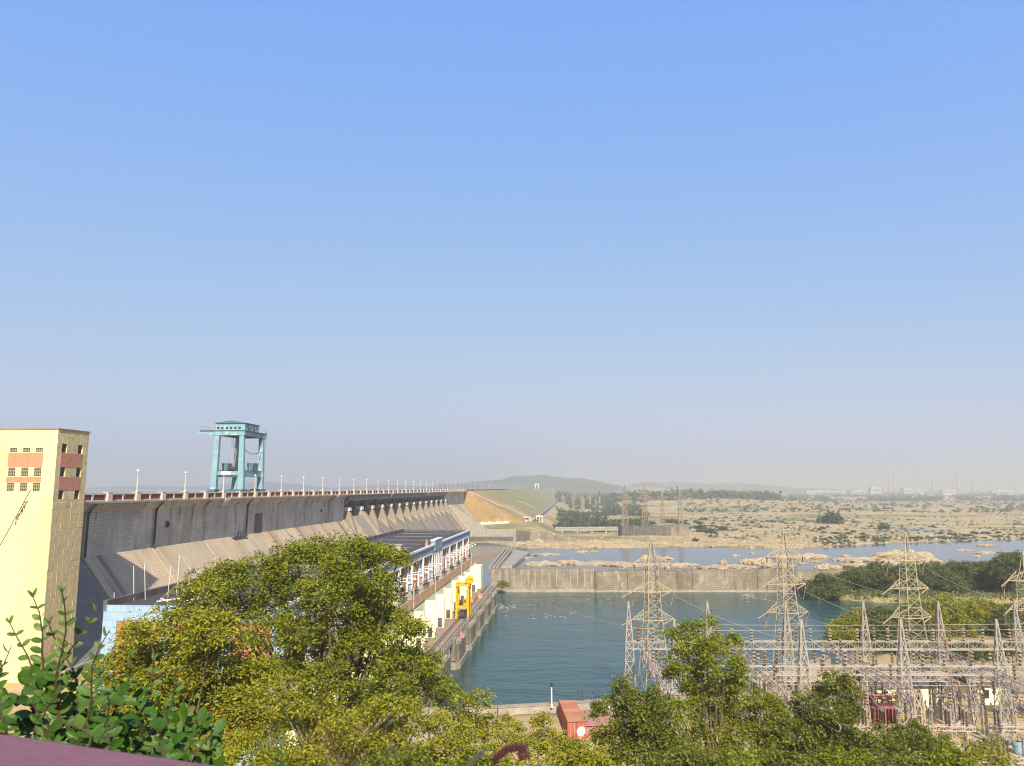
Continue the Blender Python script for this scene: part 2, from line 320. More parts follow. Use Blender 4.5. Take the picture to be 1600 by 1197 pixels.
def veined(name, c1, c2, cv, transl):
    m = bpy.data.materials.new(name); m.use_nodes = True; n = m.node_tree.nodes; L = m.node_tree.links; bs = n['Principled BSDF']
    tc = n.new('ShaderNodeTexCoord'); sp = n.new('ShaderNodeSeparateXYZ'); L.new(tc.outputs['Object'], sp.inputs[0])
    def mth(op, a, b=None):
        x = n.new('ShaderNodeMath'); x.operation = op
        for i, v in enumerate((a, b)):
            if v is None: continue
            if isinstance(v, (int, float)): x.inputs[i].default_value = v
            else: L.new(v, x.inputs[i])
        return x.outputs[0]
    ax = mth('ABSOLUTE', sp.outputs[0]); sn = mth('SINE', mth('MULTIPLY', sp.outputs[1], math.pi)); off = mth('ABSOLUTE', mth('SUBTRACT', ax, mth('MULTIPLY', sn, .15)))
    def near(v, w): r = n.new('ShaderNodeMapRange'); r.inputs[1].default_value = w; r.inputs[2].default_value = w*.3; L.new(v, r.inputs[0]); return r.outputs[0]
    vein = mth('MAXIMUM', near(ax, .022), mth('MULTIPLY', near(off, .016), .7))
    oi = n.new('ShaderNodeObjectInfo'); mx = n.new('ShaderNodeMix'); mx.data_type = 'RGBA'; mx.inputs[6].default_value = c4(c1); mx.inputs[7].default_value = c4(c2); L.new(oi.outputs['Random'], mx.inputs[0])
    m2 = n.new('ShaderNodeMix'); m2.data_type = 'RGBA'; L.new(mth('MULTIPLY', vein, .75), m2.inputs[0]); L.new(mx.outputs[2], m2.inputs[6]); m2.inputs[7].default_value = c4(cv)
    L.new(m2.outputs[2], bs.inputs['Base Color']); bs.inputs['Roughness'].default_value = .42; bs.inputs['Specular IOR Level'].default_value = .3
    bp = n.new('ShaderNodeBump'); bp.invert = True; bp.inputs['Strength'].default_value = .5; bp.inputs['Distance'].default_value = .02; L.new(vein, bp.inputs['Height']); L.new(bp.outputs[0], bs.inputs['Normal'])
    tb = n.new('ShaderNodeBsdfTranslucent'); L.new(m2.outputs[2], tb.inputs[0]); ms = n.new('ShaderNodeMixShader'); ms.inputs[0].default_value = transl
    L.new(bs.outputs[0], ms.inputs[1]); L.new(tb.outputs[0], ms.inputs[2]); L.new(ms.outputs[0], n['Material Output'].inputs[0]); return m
m_leafV = veined('near_bush_veined_leaf', (.032,.092,.010), (.095,.160,.020), (.14,.22,.055), .25)
# ================================================================== SETTING
WZ = -43.0
def ss(a, b, x): t = np.clip((x-a)/(b-a), 0, 1); return t*t*(3-2*t)
def ground_h(x, y):
    x = np.asarray(x, float); y = np.asarray(y, float)
    vx = x - DX0; t = vx*math.cos(DA) - y*math.sin(DA); s = vx*math.sin(DA) + y*math.cos(DA)
    n1 = fbm(x/14, y/14, 3); n2 = fbm(x/70, y/70, 11); n3 = fbm(x/400, y/400, 21)
    hill = np.interp(y, [-80,1.6,1.9,8,20,45,70,95,110], [-1.75,-1.75,-3.4,-7.5,-14,-25,-33,-37.6,-38.2]) + (n1-.5)*1.6*ss(6,15,y)
    yb = np.interp(x, [-60,-18,-2.5,19,50,70,88,167,300,1200], [133.5,134.5,136.5,141.5,158,176,200,250,300,520])
    near = hill
    # bank edge
    k = ss(0.6, 4.0, y - yb)
    h = near*(1-k) + (-49.0)*k
    # ledge between dam toe and power house
    led = np.where((t < 39), 1.0, 0.0) * ss(104, 118, y)
    h = np.where((led > 0) & (y > 104) & (y < 330), np.maximum(h, -33.4*led + hill*(1-led)) + 0.0, h)
    h = np.where((t >= 39) & (t < 81) & (y > 106), -49.0, h)
    h = np.where((t < 39) & (y >= 330) & (y < 700), -50.0, h)
    # opposite bank strip on the right
    yo = np.interp(x, [100,115,125,140,167,230,400,1200], [345,338,306,296,294,300,330,470]) + (n1-.5)*5
    yo2 = np.interp(x, [100,115,140,250,400,1200], [350,350,372,395,420,560]) + (n1-.5)*8
    kk = ss(-1, 3.5, y - yo) * ss(-1, 9, yo2 - y) * ss(104, 122, x)
    strip = -40.6 + (n2-.5)*3
    h = h*(1-kk) + strip*kk
    # far plain
    ys = np.interp(x, [-200,-30,5,60,110,200,250,300,400,600,1500], [640,640,556,560,566,560,585,606,650,760,1100]) + (n1-.5)*18 + (n2-.5)*36
    pl = -42.4 + (n1-.45)*1.5 + (n2-.5)*2.2*ss(560, 700, y) + (n3-.5)*3*ss(700,1500,y)
    kp = ss(-8, 10, y - ys)
    h = np.where(y > 470, h*(1-kp) + pl*kp, h)
    # bench under the embankment and the garden
    bench = -33.9 + (n1-.5)*.4
    kb = ss(92, 66, t) * ss(655, 700, y)
    h = h*(1-kb) + np.maximum(h, bench)*kb
    # low wooded ridge behind the rusty towers
    h = h + 22*np.exp(-((x-480)/300)**2 - ((y-2100)/380)**2) * ss(110, 260, t)
    # reservoir side stays below
    h = np.where((t < -14) & (y > 158), -60.0, h)
    return h
def grid_coords(a):
    return np.array(a)
xs = np.concatenate([-np.geomspace(230, 16000, 26)[::-1], np.arange(-222, 460, 3.4), np.geomspace(466, 16000, 40)])
ys = np.concatenate([np.array([-80,-40,-15,-5,-1,1.0,1.55,1.95,3,5,7.5,10]), np.arange(13, 720, 3.3), np.geomspace(724, 17000, 110)])
GX, GY = np.meshgrid(xs, ys); GZ = ground_h(GX, GY)
nx, ny = len(xs), len(ys)
me = bpy.data.meshes.new('ground')
V = np.stack([GX, GY, GZ], -1).reshape(-1, 3)
idx = (np.arange(ny-1)[:,None]*nx + np.arange(nx-1)[None,:]).reshape(-1)
F = np.stack([idx, idx+1, idx+1+nx, idx+nx], 1)
me.vertices.add(len(V)); me.vertices.foreach_set('co', V.reshape(-1).astype(np.float32))
me.loops.add(F.size); me.loops.foreach_set('vertex_index', F.reshape(-1).astype(np.int32))
me.polygons.add(len(F)); me.polygons.foreach_set('loop_start', np.arange(0, F.size, 4, dtype=np.int32))
me.update(calc_edges=True); me.polygons.foreach_set('use_smooth', [True]*len(me.polygons))
m_ground = M('dry_ground', (.60,.45,.20), (.47,.345,.16), sc=.03, lo=.35, hi=.7, bump=.5, bsc=.6,
    over=(((.30,.23,.13), .012, .50, .66, (1,1,1), .75), ((.15,.165,.045), .010, .50, .60, (.6,1,1), .8), ((.17,.17,.055), .05, .53, .64, (1,1,1), .7),
          ((.56,.46,.31), .022, .56, .66, (1,1,1), .7), ((.11,.115,.05), .11, .60, .70, (1,1,1), .6), ((.33,.26,.17), .5, .5, .7, (1,1,1), .35)))
me.materials.append(m_ground)
struct(link('ground', me))

# ---- water: one level, ripples as fine relief
def water_mat(name, col, rough, scale, strength, st, spec=.5):
    m = bpy.data.materials.new(name); m.use_nodes = True; n = m.node_tree.nodes; L = m.node_tree.links; b = n['Principled BSDF']
    b.inputs['Base Color'].default_value = c4(col); b.inputs['Roughness'].default_value = rough; b.inputs['IOR'].default_value = 1.33; b.inputs['Specular IOR Level'].default_value = spec
    tc = n.new('ShaderNodeTexCoord'); mp = n.new('ShaderNodeMapping'); mp.inputs['Scale'].default_value = st; L.new(tc.outputs['Object'], mp.inputs[0])
    t1 = n.new('ShaderNodeTexNoise'); t1.inputs['Scale'].default_value = scale; t1.inputs['Detail'].default_value = 5; L.new(mp.outputs[0], t1.inputs[0])
    t2 = n.new('ShaderNodeTexNoise'); t2.inputs['Scale'].default_value = scale*.12; t2.inputs['Detail'].default_value = 3; t2.inputs['Distortion'].default_value = 1.2; L.new(mp.outputs[0], t2.inputs[0])
    ad = n.new('ShaderNodeMath'); ad.operation = 'MULTIPLY_ADD'; ad.inputs[1].default_value = 3.0; L.new(t2.outputs[0], ad.inputs[0]); L.new(t1.outputs[0], ad.inputs[2])
    bp = n.new('ShaderNodeBump'); bp.inputs['Strength'].default_value = strength; bp.inputs['Distance'].default_value = .25; L.new(ad.outputs[0], bp.inputs['Height'])
    t3 = n.new('ShaderNodeTexNoise'); t3.inputs['Scale'].default_value = .018; t3.inputs['Detail'].default_value = 4; t3.inputs['Distortion'].default_value = 1.5; L.new(tc.outputs['Object'], t3.inputs[0])
    mr = n.new('ShaderNodeMapRange'); mr.inputs[1].default_value = .38; mr.inputs[2].default_value = .62; mr.inputs[3].default_value = strength*.35; mr.inputs[4].default_value = strength; L.new(t3.outputs[0], mr.inputs[0]); L.new(mr.outputs[0], bp.inputs['Strength'])
    L.new(bp.outputs[0], b.inputs['Normal'])
    return m
m_tail = water_mat('tailrace_water', (.020,.062,.056), .14, .8, 1.0, (.45,1.0,1), .26)
m_river = water_mat('river_water', (.035,.055,.065), .10, .30, .10, (.5,1.0,1))
o = MB().add([(-140,100,WZ),(420,100,WZ),(420,333,WZ),(-140,333,WZ)], [(0,1,2,3)]).build('tailrace', m_tail); struct(o)
o = MB().add([(-140,333.02,WZ),(1500,333.02,WZ),(1500,1150,WZ),(-140,1150,WZ)], [(0,1,2,3)]).build('river', m_river); struct(o)
p = [D(-14.5, 158, -8.5), D(-14.5, 6000, -8.5), D(-5000, 6000, -8.5), D(-5000, 158, -8.5)]
o = MB().add(p, [(0,1,2,3)]).build('reservoir', m_river); struct(o)

# ---- earth embankment beyond the concrete dam
m_emb = M('embankment_grass', (.50,.31,.14), (.38,.26,.115), sc=.012, lo=.4, hi=.6, bump=.4, bsc=.5,
    over=(((.24,.21,.085), .02, .52, .62, (1,.35,1), .6), ((.54,.42,.26), .05, .52, .64, (1,1,1), .6), ((.17,.16,.06), .09, .54, .66, (1,1,1), .65), ((.30,.19,.09), .3, .52, .66, (1,1,1), .5)))
def grass_zone(m, y0, y1, col):          # grass takes over from bare soil further along the bank
    n = m.node_tree.nodes; L = m.node_tree.links; bs = n['Principled BSDF']; old = bs.inputs['Base Color'].links[0].from_socket
    tc = n.new('ShaderNodeTexCoord'); sp = n.new('ShaderNodeSeparateXYZ'); L.new(tc.outputs['Object'], sp.inputs[0])
    ns = n.new('ShaderNodeTexNoise'); ns.inputs['Scale'].default_value = .02; ns.inputs['Detail'].default_value = 6; L.new(tc.outputs['Object'], ns.inputs[0])
    ad = n.new('ShaderNodeMath'); ad.operation = 'MULTIPLY_ADD'; ad.inputs[1].default_value = 420; L.new(ns.outputs[0], ad.inputs[0]); L.new(sp.outputs[1], ad.inputs[2])
    mr = n.new('ShaderNodeMapRange'); mr.inputs[1].default_value = y0+210; mr.inputs[2].default_value = y1+210; mr.inputs[4].default_value = .72; L.new(ad.outputs[0], mr.inputs[0])
    mx = n.new('ShaderNodeMix'); mx.data_type = 'RGBA'; L.new(mr.outputs[0], mx.inputs[0]); L.new(old, mx.inputs[6]); mx.inputs[7].default_value = c4(col); L.new(mx.outputs[2], bs.inputs['Base Color'])
grass_zone(m_emb, 830, 960, (.17,.185,.065))
eb = bpy.data.objects.new('earth_embankment', None); COL.objects.link(eb); eb.location = D(0,0,0); eb.rotation_euler.z = -DA; struct(eb)
b = MB(); S0 = 764; S1 = 6000
pr0 = [(-40,-10),(-10,-2.6),(0.2,-2.6),(30,-19.0),(33,-19.2),(62,-35.2),(62,-46),(-40,-46)]
n = len(pr0); rows = [S0] + list(np.geomspace(790, S1, 24))
vv = []
for k, s_ in enumerate(rows):
    for (t_, z_) in pr0: vv.append((t_, s_, z_ + (random.uniform(-.25,.25) if 0.5 < t_ < 60 else 0)))
ff = [(k*n+i, k*n+(i+1) % n, (k+1)*n+(i+1) % n, (k+1)*n+i) for k in range(len(rows)-1) for i in range(n)]
ff += [tuple(range(n)), tuple(range((len(rows)-1)*n, len(rows)*n))]
b.add(vv, ff); b.build('slope', m_emb, eb)
b = MB(); b.box(-9.5, -.4, S0, S1, -2.596, -2.45); b.build('crest_road', m_asph, eb)
b = MB(); b.box(-.3, .1, S0+1, 1250, -2.62, -1.5); b.build('crest_parapet', m_redp, eb)
b = MB(); b.box(-.3, .1, 1250, S1, -2.62, -1.6); b.build('crest_kerb', m_cream, eb)
def slope_z(t): return -2.6 - (t-.2)*16.4/29.8 if t < 30 else (-19.1 if t < 33 else -19.2-(t-33)*16/29)
b = MB()
for (ta, sa, tb, sb) in ((2, 772, 60, 862),):          # pale drain running down the slope
    for k in range(14):
        f0, f1 = k/14, (k+1)/14
        t0_, t1_ = ta+(tb-ta)*f0, ta+(tb-ta)*f1; s0_, s1_ = sa+(sb-sa)*f0, sa+(sb-sa)*f1
        b.bar((t0_, s0_, slope_z(t0_)+.25), (t1_, s1_, slope_z(t1_)+.25), .7)
b.build('slope_drain', m_cream, eb)
b = MB()
for k in range(6):
    f0, f1 = k/6, (k+1)/6; t0_, t1_ = 28+22*f0, 28+22*f1; s0_, s1_ = 1080+40*f0, 1080+40*f1
    b.bar((t0_, s0_, slope_z(t0_)+.25), (t1_, s1_, slope_z(t1_)+.25), .7)
b.build('slope_drain', m_cream, eb)
# toe road
rd = bpy.data.objects.new('toe_road', None); COL.objects.link(rd); rd.location = D(0,0,0); rd.rotation_euler.z = -DA; struct(rd)
b = MB(); b.box(62.3, 69, 800, 4000, -35.0, -33.0); b.build('carriageway', M('toe_road_asphalt', (.10,.10,.12), (.13,.13,.14), sc=.2), rd)
for tt in (61.9, 69.1):
    b = MB(); b.box(tt, tt+.7, 800, 3000, -35.0, -32.8); b.build('kerb', m_cream, rd)

# ---- far hills
m_hill = M('hill_scrub', (.085,.095,.055), (.12,.115,.07), sc=.003, over=(((.30,.27,.22), .004, .58, .66, (1,1,1), .6),), rough=.95)
m_hillp = M('bare_pink_hill', (.42,.33,.26), (.30,.25,.2), sc=.004, over=(((.09,.1,.06), .005, .52, .6, (1,1,1), .7),))
def hills(name, Y, pts, m, depth=1800, seed=1):
    px = np.linspace(pts[0][0], pts[-1][0], 90); py = np.interp(px, [p[0] for p in pts], [p[1] for p in pts])
    top = np.array([at(a, b_, Y) for a, b_ in zip(px, py)]); N = 12; vv = []
    for j in range(N+1):
        f = j/N; prof = math.sin(math.pi*f)**.8 if f <= .5 else math.sin(math.pi*f)
        for i in range(len(px)):
            z = -46 + (top[i][2]+46) * prof
            rough_ = (vnoise(np.array(i*.35), np.array(j*.7), seed)-.5) * 26 * prof * (0 if j == N//2 else 1)
            vv.append((top[i][0]*(1+(f-.5)*.05), Y-depth/2 + depth*f, z + float(rough_)*(1 if j < N//2 else .3) + float((vnoise(np.array(i*1.3), np.array(3.3), seed+2)-.5)*10*prof)))
    W = len(px)
    ff = [(j*W+i, j*W+i+1, (j+1)*W+i+1, (j+1)*W+i) for j in range(N) for i in range(W-1)]
    return struct(MB().add(vv, ff).build(name, m, None, True))
hills('hill', 4700, [(620,770),(690,757),(730,754),(770,751),(800,747),(830,743.5),(856,744),(880,746),(905,748),(935,752),(960,758),(985,770)], m_hill, 1500, 2)
hills('hill', 6500, [(40,772),(170,761),(240,759),(290,762),(330,758),(420,752),(470,757),(520,763),(600,757),(660,760),(760,772)], m_hill, 1600, 5)
hills('hill', 4700, [(950,772),(985,757),(1000,753.5),(1020,754),(1045,759),(1070,764),(1100,772)], m_hillp, 900, 9)
hills('hill', 7000, [(980,772),(1020,755),(1070,754),(1110,757),(1150,755),(1180,756),(1240,762),(1330,766),(1450,769),(1700,771)], m_hill, 1600, 13)

# ---- rock islands and shore rocks
def rock_mesh(name, seed, fl=.35, sub=4):
    bm = bmesh.new(); bmesh.ops.create_icosphere(bm, subdivisions=sub, radius=1)
    rg = random.Random(seed); ph = [rg.uniform(0,6) for _ in range(9)]
    for v in bm.verts:
        c = v.co.copy(); k = 1 + .16*math.sin(3.1*c.x+ph[0])*math.cos(2.7*c.y+ph[1]) + .11*math.sin(6.3*c.x+ph[2]+2*c.y) + .09*math.sin(7.9*c.y+ph[3]+3*c.z) + .08*math.sin(14*c.x+ph[4])*math.sin(13*c.y+ph[5]) + .05*math.sin(27*c.x+ph[5])*math.sin(23*c.y+ph[8]) + rg.uniform(-.035,.035)
        v.co = Vector((c.x*k, c.y*k, c.z*k))
        if v.co.z > .25: v.co.z = .25 + (v.co.z-.25)*(.45+.5*abs(math.sin(4*c.x+ph[6])*math.cos(3*c.y+ph[7])))
    me = bpy.data.meshes.new(name); bm.to_mesh(me); bm.free(); me.materials.append(m_rock)
    return me
ROCKS = [rock_mesh('rock_island', 40+i) for i in range(6)]
isl = [(911,863,22,3.5),(928,862.5,12,3),(944,881,88,5),(1009,873,15,8),(1051,886,42,8),(1071,883,35,5),(1131,881,12,8),(1138,888,88,8),(1150,869,12,4),(1176,865,9,3),
       (1181,879,52,9),(1265,871,46,9),(1254,881,12,4),(1276,878,18,3),(1294,888,36,9),(1322,869,14,4),(1335,875,70,6),(1412,872,88,16),(1451,877,40,7),(1541,853,28,4),(1506,860,22,3),
       (1539,864,34,4),(1525,869.5,12,3),(854,867,38,4),(850,882,62,6),(890,880,40,7),(1232,872,40,9),(1385,880,40,8),(820,872,24,3),(985,884,56,5),(1040,873,32,4),(1212,885,52,7),(1352,885,58,7)]
big = sorted(range(len(isl)), key=lambda i: -isl[i][2])
lab_isl = {17:'largest humped pale rock island in the river behind the third pylon', 7:'long low rock island just behind the training wall fence', 2:'long thin sandy rock bar in the river left of the first pylon',
           16:'flat elongated rock bar in the river left of the third pylon', 24:'low rock bar at the left end of the river near the basin', 10:'pointed pale rock island with a flat skirt left of the second pylon'}
for i, (px, py, wd, hp) in enumerate(isl):
    p = atz(px, py, WZ); sc_ = p.y/1200
    o = link('rock_island', ROCKS[i % 6], None, (p.x, p.y, WZ-.2), random.uniform(-.25,.25)); o.scale = (wd*sc_/2*1.0, max(3.0, wd*sc_*.33), max(.9, hp*sc_*.95))
    sm = wd < 30; peers = sorted(j for j in range(len(isl)) if (isl[j][2] < 30) == sm and j not in lab_isl); peers.sort(key=lambda j: isl[j][0])
    tag(o, lab_isl.get(i) or ('small pale rock standing out of the river, %s small one from the left' if sm else 'low pale rock island in the river, %s of the medium ones from the left') % ORD[peers.index(i)], 'rock', 'rock islands in the river')
# loose shore rocks: uncountable
Vs = []
bmr = bmesh.new(); bmesh.ops.create_icosphere(bmr, subdivisions=1, radius=1); RV = np.array([v.co[:] for v in bmr.verts]); RF = [[v.index for v in f.verts] for f in bmr.faces]; bmr.free()
b = MB()
cnt = 0
while cnt < 900:
    x = random.uniform(-5, 470); y = random.uniform(535, 720)
    z = float(ground_h(x, y))
    if not (-44.2 < z < -41.0): continue
    if random.random() > math.exp(-abs(y - (560 + max(0, x-230)*.45))/55): continue
    s_ = random.uniform(.4, 1.7) * (1.6 if random.random() < .12 else 1)
    q = RV * np.array([s_*random.uniform(.8,1.8), s_*random.uniform(.7,1.2), s_*random.uniform(.3,.65)]) * (1 + (rng.random((len(RV),1))-.5)*.5)
    b.add(q + np.array([x, y, z]), RF); cnt += 1
o = b.build('shore_rocks', m_rock); o['kind'] = 'stuff'; o['label'] = 'pale boulders strewn along the far river shore'; o['category'] = 'rocks'
# foam on the tailrace
m_foam = M('foam', (.75,.78,.76), (.6,.66,.66), sc=1)
b = MB()
for (cx, cy, w_, nn) in ((792,948,26,44),(1166,932,14,30),(850,962,90,18),(930,936,60,16)):
    for k in range(nn):
        p = atz(cx + random.gauss(0, w_/2.2), cy + random.gauss(0, 3.2), WZ + .03); l = random.uniform(.2, 1.0); wd = random.uniform(.03,.09)
        a = random.uniform(-.35,.35); dx, dy = math.cos(a)*l, math.sin(a)*l
        b.add([(p.x-dx,p.y-dy,WZ+.03),(p.x,p.y-wd,WZ+.03),(p.x+dx,p.y+dy,WZ+.03),(p.x,p.y+wd,WZ+.03),(p.x,p.y,WZ+.07)], [(0,1,4),(1,2,4),(2,3,4),(3,0,4)])
o = b.build('water_foam', m_foam); o['kind'] = 'stuff'; o['label'] = 'white foam streaks on the tailrace water'; o['category'] = 'foam'

# ================================================================== DAM
m_slope_shaded = M('damp_shaded_dam_slope', (.24,.225,.205), (.17,.165,.16), sc=.2, brick=(1, 1.6, .62, (.32,.31,.29), .5), bump=.5, bsc=3, over=((DRK, .2, .5, .66, (.1,1,.06), .6),))  # dark staining plus the tower's cast shadow, deepened in this apron's colour
dam = thing('concrete_dam', 'long grey masonry and concrete dam with gated spillway and red and cream parapet', 'dam', D(0,0,0), -DA)
prof = [(-.35,-3.35),(-2.2,-5.4),(-2.4,-15),(22,-45.5),(-14,-45.5),(-14,-3.35)]
def monolith(s0, s1, dj):
    b = MB(); g = .3
    up = [(-.35+dj,-3.35),(-2.2+dj,-5.4),(-2.4+dj,-15),(-14,-15),(-14,-3.35)]
    b.ext(up, s0+g, s1-g); o = b.build('monolith', m_wall, dam)
    lo_ = [(-2.25+dj,-15.0),(22.15+dj,-45.5),(-14,-45.5),(-14,-15.02)]
    b = MB(); b.ext(lo_, s0+g, s1-g); b.build('apron', m_slope if s0 > 160 else m_slope_shaded, o)
    b = MB(); b.ext([(-.9+dj,-3.5),(-2.75+dj,-5.5),(-2.95+dj,-15),(21.5+dj,-45.5),(-13,-45.5),(-13,-3.5)], s1-g-.02, s1+g+.02); b.build('joint', m_joint, o)
edges = [146, 171, 199, 227, 255, 283, 311, 339, 364]
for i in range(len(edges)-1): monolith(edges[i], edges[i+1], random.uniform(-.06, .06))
edges2 = [646, 675, 705, 735, 764]
for i in range(len(edges2)-1): monolith(edges2[i], edges2[i+1], random.uniform(-.06, .06))
# stains, drain outlets and wet patches are modelled as drains on the wall
b = MB(); b.box(-2.5, -2.15, 262.5, 268.5, -15.5, -8.5); b.build('drain_niche', m_concd, dam)
b = MB(); b.box(-2.6, -1.0, 244.5, 254, -15.4, -14.9); b.box(-2.6,-1.6,250,255,-15,-14.2); b.build('drain_ledge', m_concd, dam)
for s_ in (206.0, 331.0):
    b = MB(); b.lathe([(.7,-10.2),(.9,-9.4),(.5,-8.6)], (-2.5, s_, 0), 8); b.build('drain_outlet', m_dark, dam)
for s_ in (171.0, 199.0, 255.0):
    b = MB(); b.tube([(-1.7,s_+.9,-5.0),(-2.1,s_+.9,-6),(-2.2,s_+.9,-15)], .32, 6); b.tube([(-.2,s_+.9,-3.3),(-2.0,s_+.9,-5.3)], .2, 6); b.build('drain_pipe', m_steel, dam)
# gutter at the toe near the tower
b = MB(); b.box(9.5, 12.6, 146, 330, -33.9, -32.7); b.build('toe_kerb', m_conc, dam)
b = MB(); b.box(12.6, 13.6, 146, 330, -33.6, -33.2); b.build('toe_gutter', m_dark, dam)
b = MB(); b.box(13.6, 14.2, 146, 330, -33.9, -32.9); b.build('gutter_wall', m_conc, dam)
# spillway block
sp = [(-14,-46),(-14,-15.5),(-9.5,-14.0),(-6.5,-14.4),(-3.5,-16.6),(0,-18.8),(3.5,-21.6),(8,-27.2),(22.6,-45.6),(27,-48.5),(33,-49.5),(33,-51),(-14,-51)]
b = MB(); b.ext(sp, 364.3, 646); b.build('spillway', m_spill, dam)
NB = 13; P0 = 368.0; PS = (643.6-368.0)/NB
pier_up = MB(); pier_up.ext([(-13,-16),(-13,-5.9),(-4.6,-5.9),(-4.6,-16.5)], -1.2, 1.2)
me_up = pier_up.mesh('pier_stem', m_concd)
pn = MB(); pn.ext([(-4.2,-18),(-4.2,-10.6),(-.6,-10.6),(3.9,-22.8),(-4.2,-22.8)], -1.4, 1.4); me_pn = pn.mesh('pier_nose', m_pier)
hd = MB(); hd.box(-3.8,-.2,-1.7,1.7,-10.6,-10.0); hd.box(-3.4,-.5,-1.5,1.5,-10.0,-9.0)
for y_ in (-1.5, 1.5): hd.bar((-3.4,y_,-9.3),(-.4,y_,-9.3),.1); hd.bar((-.4,y_,-10),(-.4,y_,-9.3),.1)
me_hd = hd.mesh('pier_head', m_white)
bk = MB(); bk.ext([(-4.6,-5.9),(-1.2,-5.9),(-1.2,-6.6),(-4.6,-9.0)], -.7, .7); me_bk = bk.mesh('bracket', m_conc)
for i in range(NB+1):
    o = link('spillway_pier', me_pn, dam, (0, P0+i*PS, 0))
    link('pier_stem', me_up, o); link('pier_head', me_hd, o); link('bracket', me_bk, o)
gt = MB(); L_ = PS-2.6
segs = 8
for k in range(segs):
    a0 = R(-18+36*k/segs); a1 = R(-18+36*(k+1)/segs)
    x0, z0 = -19+12*math.cos(a0), -10.6+12*math.sin(a0)*.98; x1, z1 = -19+12*math.cos(a1), -10.6+12*math.sin(a1)*.98
    gt.add([(x0,-L_/2,z0),(x0,L_/2,z0),(x1,L_/2,z1),(x1,-L_/2,z1),(x0-.3,-L_/2,z0),(x0-.3,L_/2,z0),(x1-.3,L_/2,z1),(x1-.3,-L_/2,z1)], [(0,1,2,3),(7,6,5,4),(0,4,5,1),(2,6,7,3),(1,5,6,2),(3,7,4,0)])
me_gt = gt.mesh('gate', m_gate)
rb = MB()
for k in range(7): y_ = -L_/2+.6+k*(L_-1.2)/6; rb.box(-7.6,-6.7,y_-.12,y_+.12,-13.6,-7.4)
for z_ in (-12.6,-9.2): rb.box(-7.2,-6.55,-L_/2,L_/2,z_-.2,z_+.2)
me_rb = rb.mesh('gate_rib', m_steel)
bw = MB(); bw.box(-9.0,-7.9,-L_/2,L_/2,-8.2,-3.4); me_bw = bw.mesh('breast_wall', m_conc)
gd = MB(); gd.box(-1.6,-.55,-PS/2+.1,PS/2-.1,-6.0,-3.36)
for k in range(8): y_ = -PS/2+1.3+k*(PS-2.6)/7; gd.box(-.56,-.36,y_-.15,y_+.15,-5.9,-3.4)
me_gd = gd.mesh('bridge_girder', m_conc)
wk = MB(); wk.box(-2.6,-1.7,-PS/2+2.0,PS/2-2.0,-10.3,-10.1); wk.bar((-1.75,-PS/2+2,-9.2),(-1.75,PS/2-2,-9.2),.09)
for k in range(5): y_ = -PS/2+2.4+k*(PS-4.8)/4; wk.bar((-1.75,y_,-10.1),(-1.75,y_,-9.2),.08)
me_wk = wk.mesh('walkway', m_steel)
for i in range(NB):
    c = P0+(i+.5)*PS
    if i > 0:
        o = link('gate', me_gt, dam, (0,c,0)); link('gate_rib', me_rb, o)
    else:
        MB().ext([(-4.5,-23),(-4.5,-13.4),(.4,-13.4),(21,-39.5),(27,-46),(27,-49),(-4.5,-49)], P0+2.0, P0+PS-2.0).build('bay_block', m_pier, dam)
    link('breast_wall', me_bw, dam, (0,c,0)); link('bridge_girder', me_gd, dam, (0,c,0)); link('walkway', me_wk, dam, (0,c,0))
MB().ext([(-4.8,-11.5),(.3,-11.5),(9,-22),(29,-45),(29,-50),(-4.8,-50)], P0+PS-1.95, P0+PS+2.4).build('divide_wall', m_pier, dam)
MB().ext([(-3,-14.5),(-1.2,-14.5),(23.5,-45.0),(23.5,-47),(-3,-47)], 360.8, 364.1).build('side_rib', m_pier, dam)
MB().ext([(-3,-13.0),(-.6,-13.0),(25,-45.0),(25,-49),(-3,-49)], 645.5, 649).build('side_rib', m_pier, dam)
MB().ext([(-2.5,-14.0),(22.8,-45.0),(22.8,-47),(-2.5,-47)], 700, 703).build('side_rib', m_conc, dam)
# chute baffles: raised pale strips down the spillway
st_ = MB(); st_.ext([(3.6,-21.5),(8.1,-27.0),(22.6,-45.3),(22.6,-46.5),(3.6,-23)], -.35, .35); me_st = st_.mesh('chute_rib', m_pier)
for i in range(1, NB):
    for f in (.33, .66): link('chute_rib', me_st, dam, (random.uniform(-.1,.12), P0+(i+f)*PS + random.uniform(-1,1), 0))
# deck and parapets
MB().box(-13.2, -.72, 146, 764, -3.33, -2.45).build('road_deck', m_conc, dam)
MB().box(-.715, .75, 146, 764, -3.34, -2.96).build('cornice', m_conc, dam)
MB().box(-12.2, -1.0, 146, 764, -2.44, -2.38).build('roadway', m_asph, dam)
MB().box(-13.2, -12.7, 146, 764, -2.44, -1.2).build('upstream_parapet', m_cream, dam)
LS0 = 186.9; LSP = 23.05
pil = MB(); pil.box(-.62,.5,-.95,.95,-2.955,-1.05)
for y_ in (-.62,0,.62): pil.box(.5,.62,-.2+y_,.2+y_,-2.95,-1.1)
pil.box(-.7,.66,-1.05,1.05,-1.05,-.93); me_pil = pil.mesh('pilaster', m_cream)
H = LSP/4
tr = MB(); tr.box(-.42,.22,-LSP/4+1.0,LSP/4-1.0,-1.45,-1.10); me_tr = tr.mesh('top_rail', m_cream)
br = MB(); br.box(-.42,.22,-LSP/4+1.0,LSP/4-1.0,-2.95,-2.62); me_br = br.mesh('bottom_rail', m_cream)
mp_ = MB(); mp_.box(-.40,.20,-.28,.28,-2.62,-1.45); me_mp = mp_.mesh('mid_post', m_cream)
pa = MB(); pa.box(-.3,.05,-2.03,2.03,-2.62,-1.45); me_pa = pa.mesh('panel', m_redp)
k0 = -3
k = k0
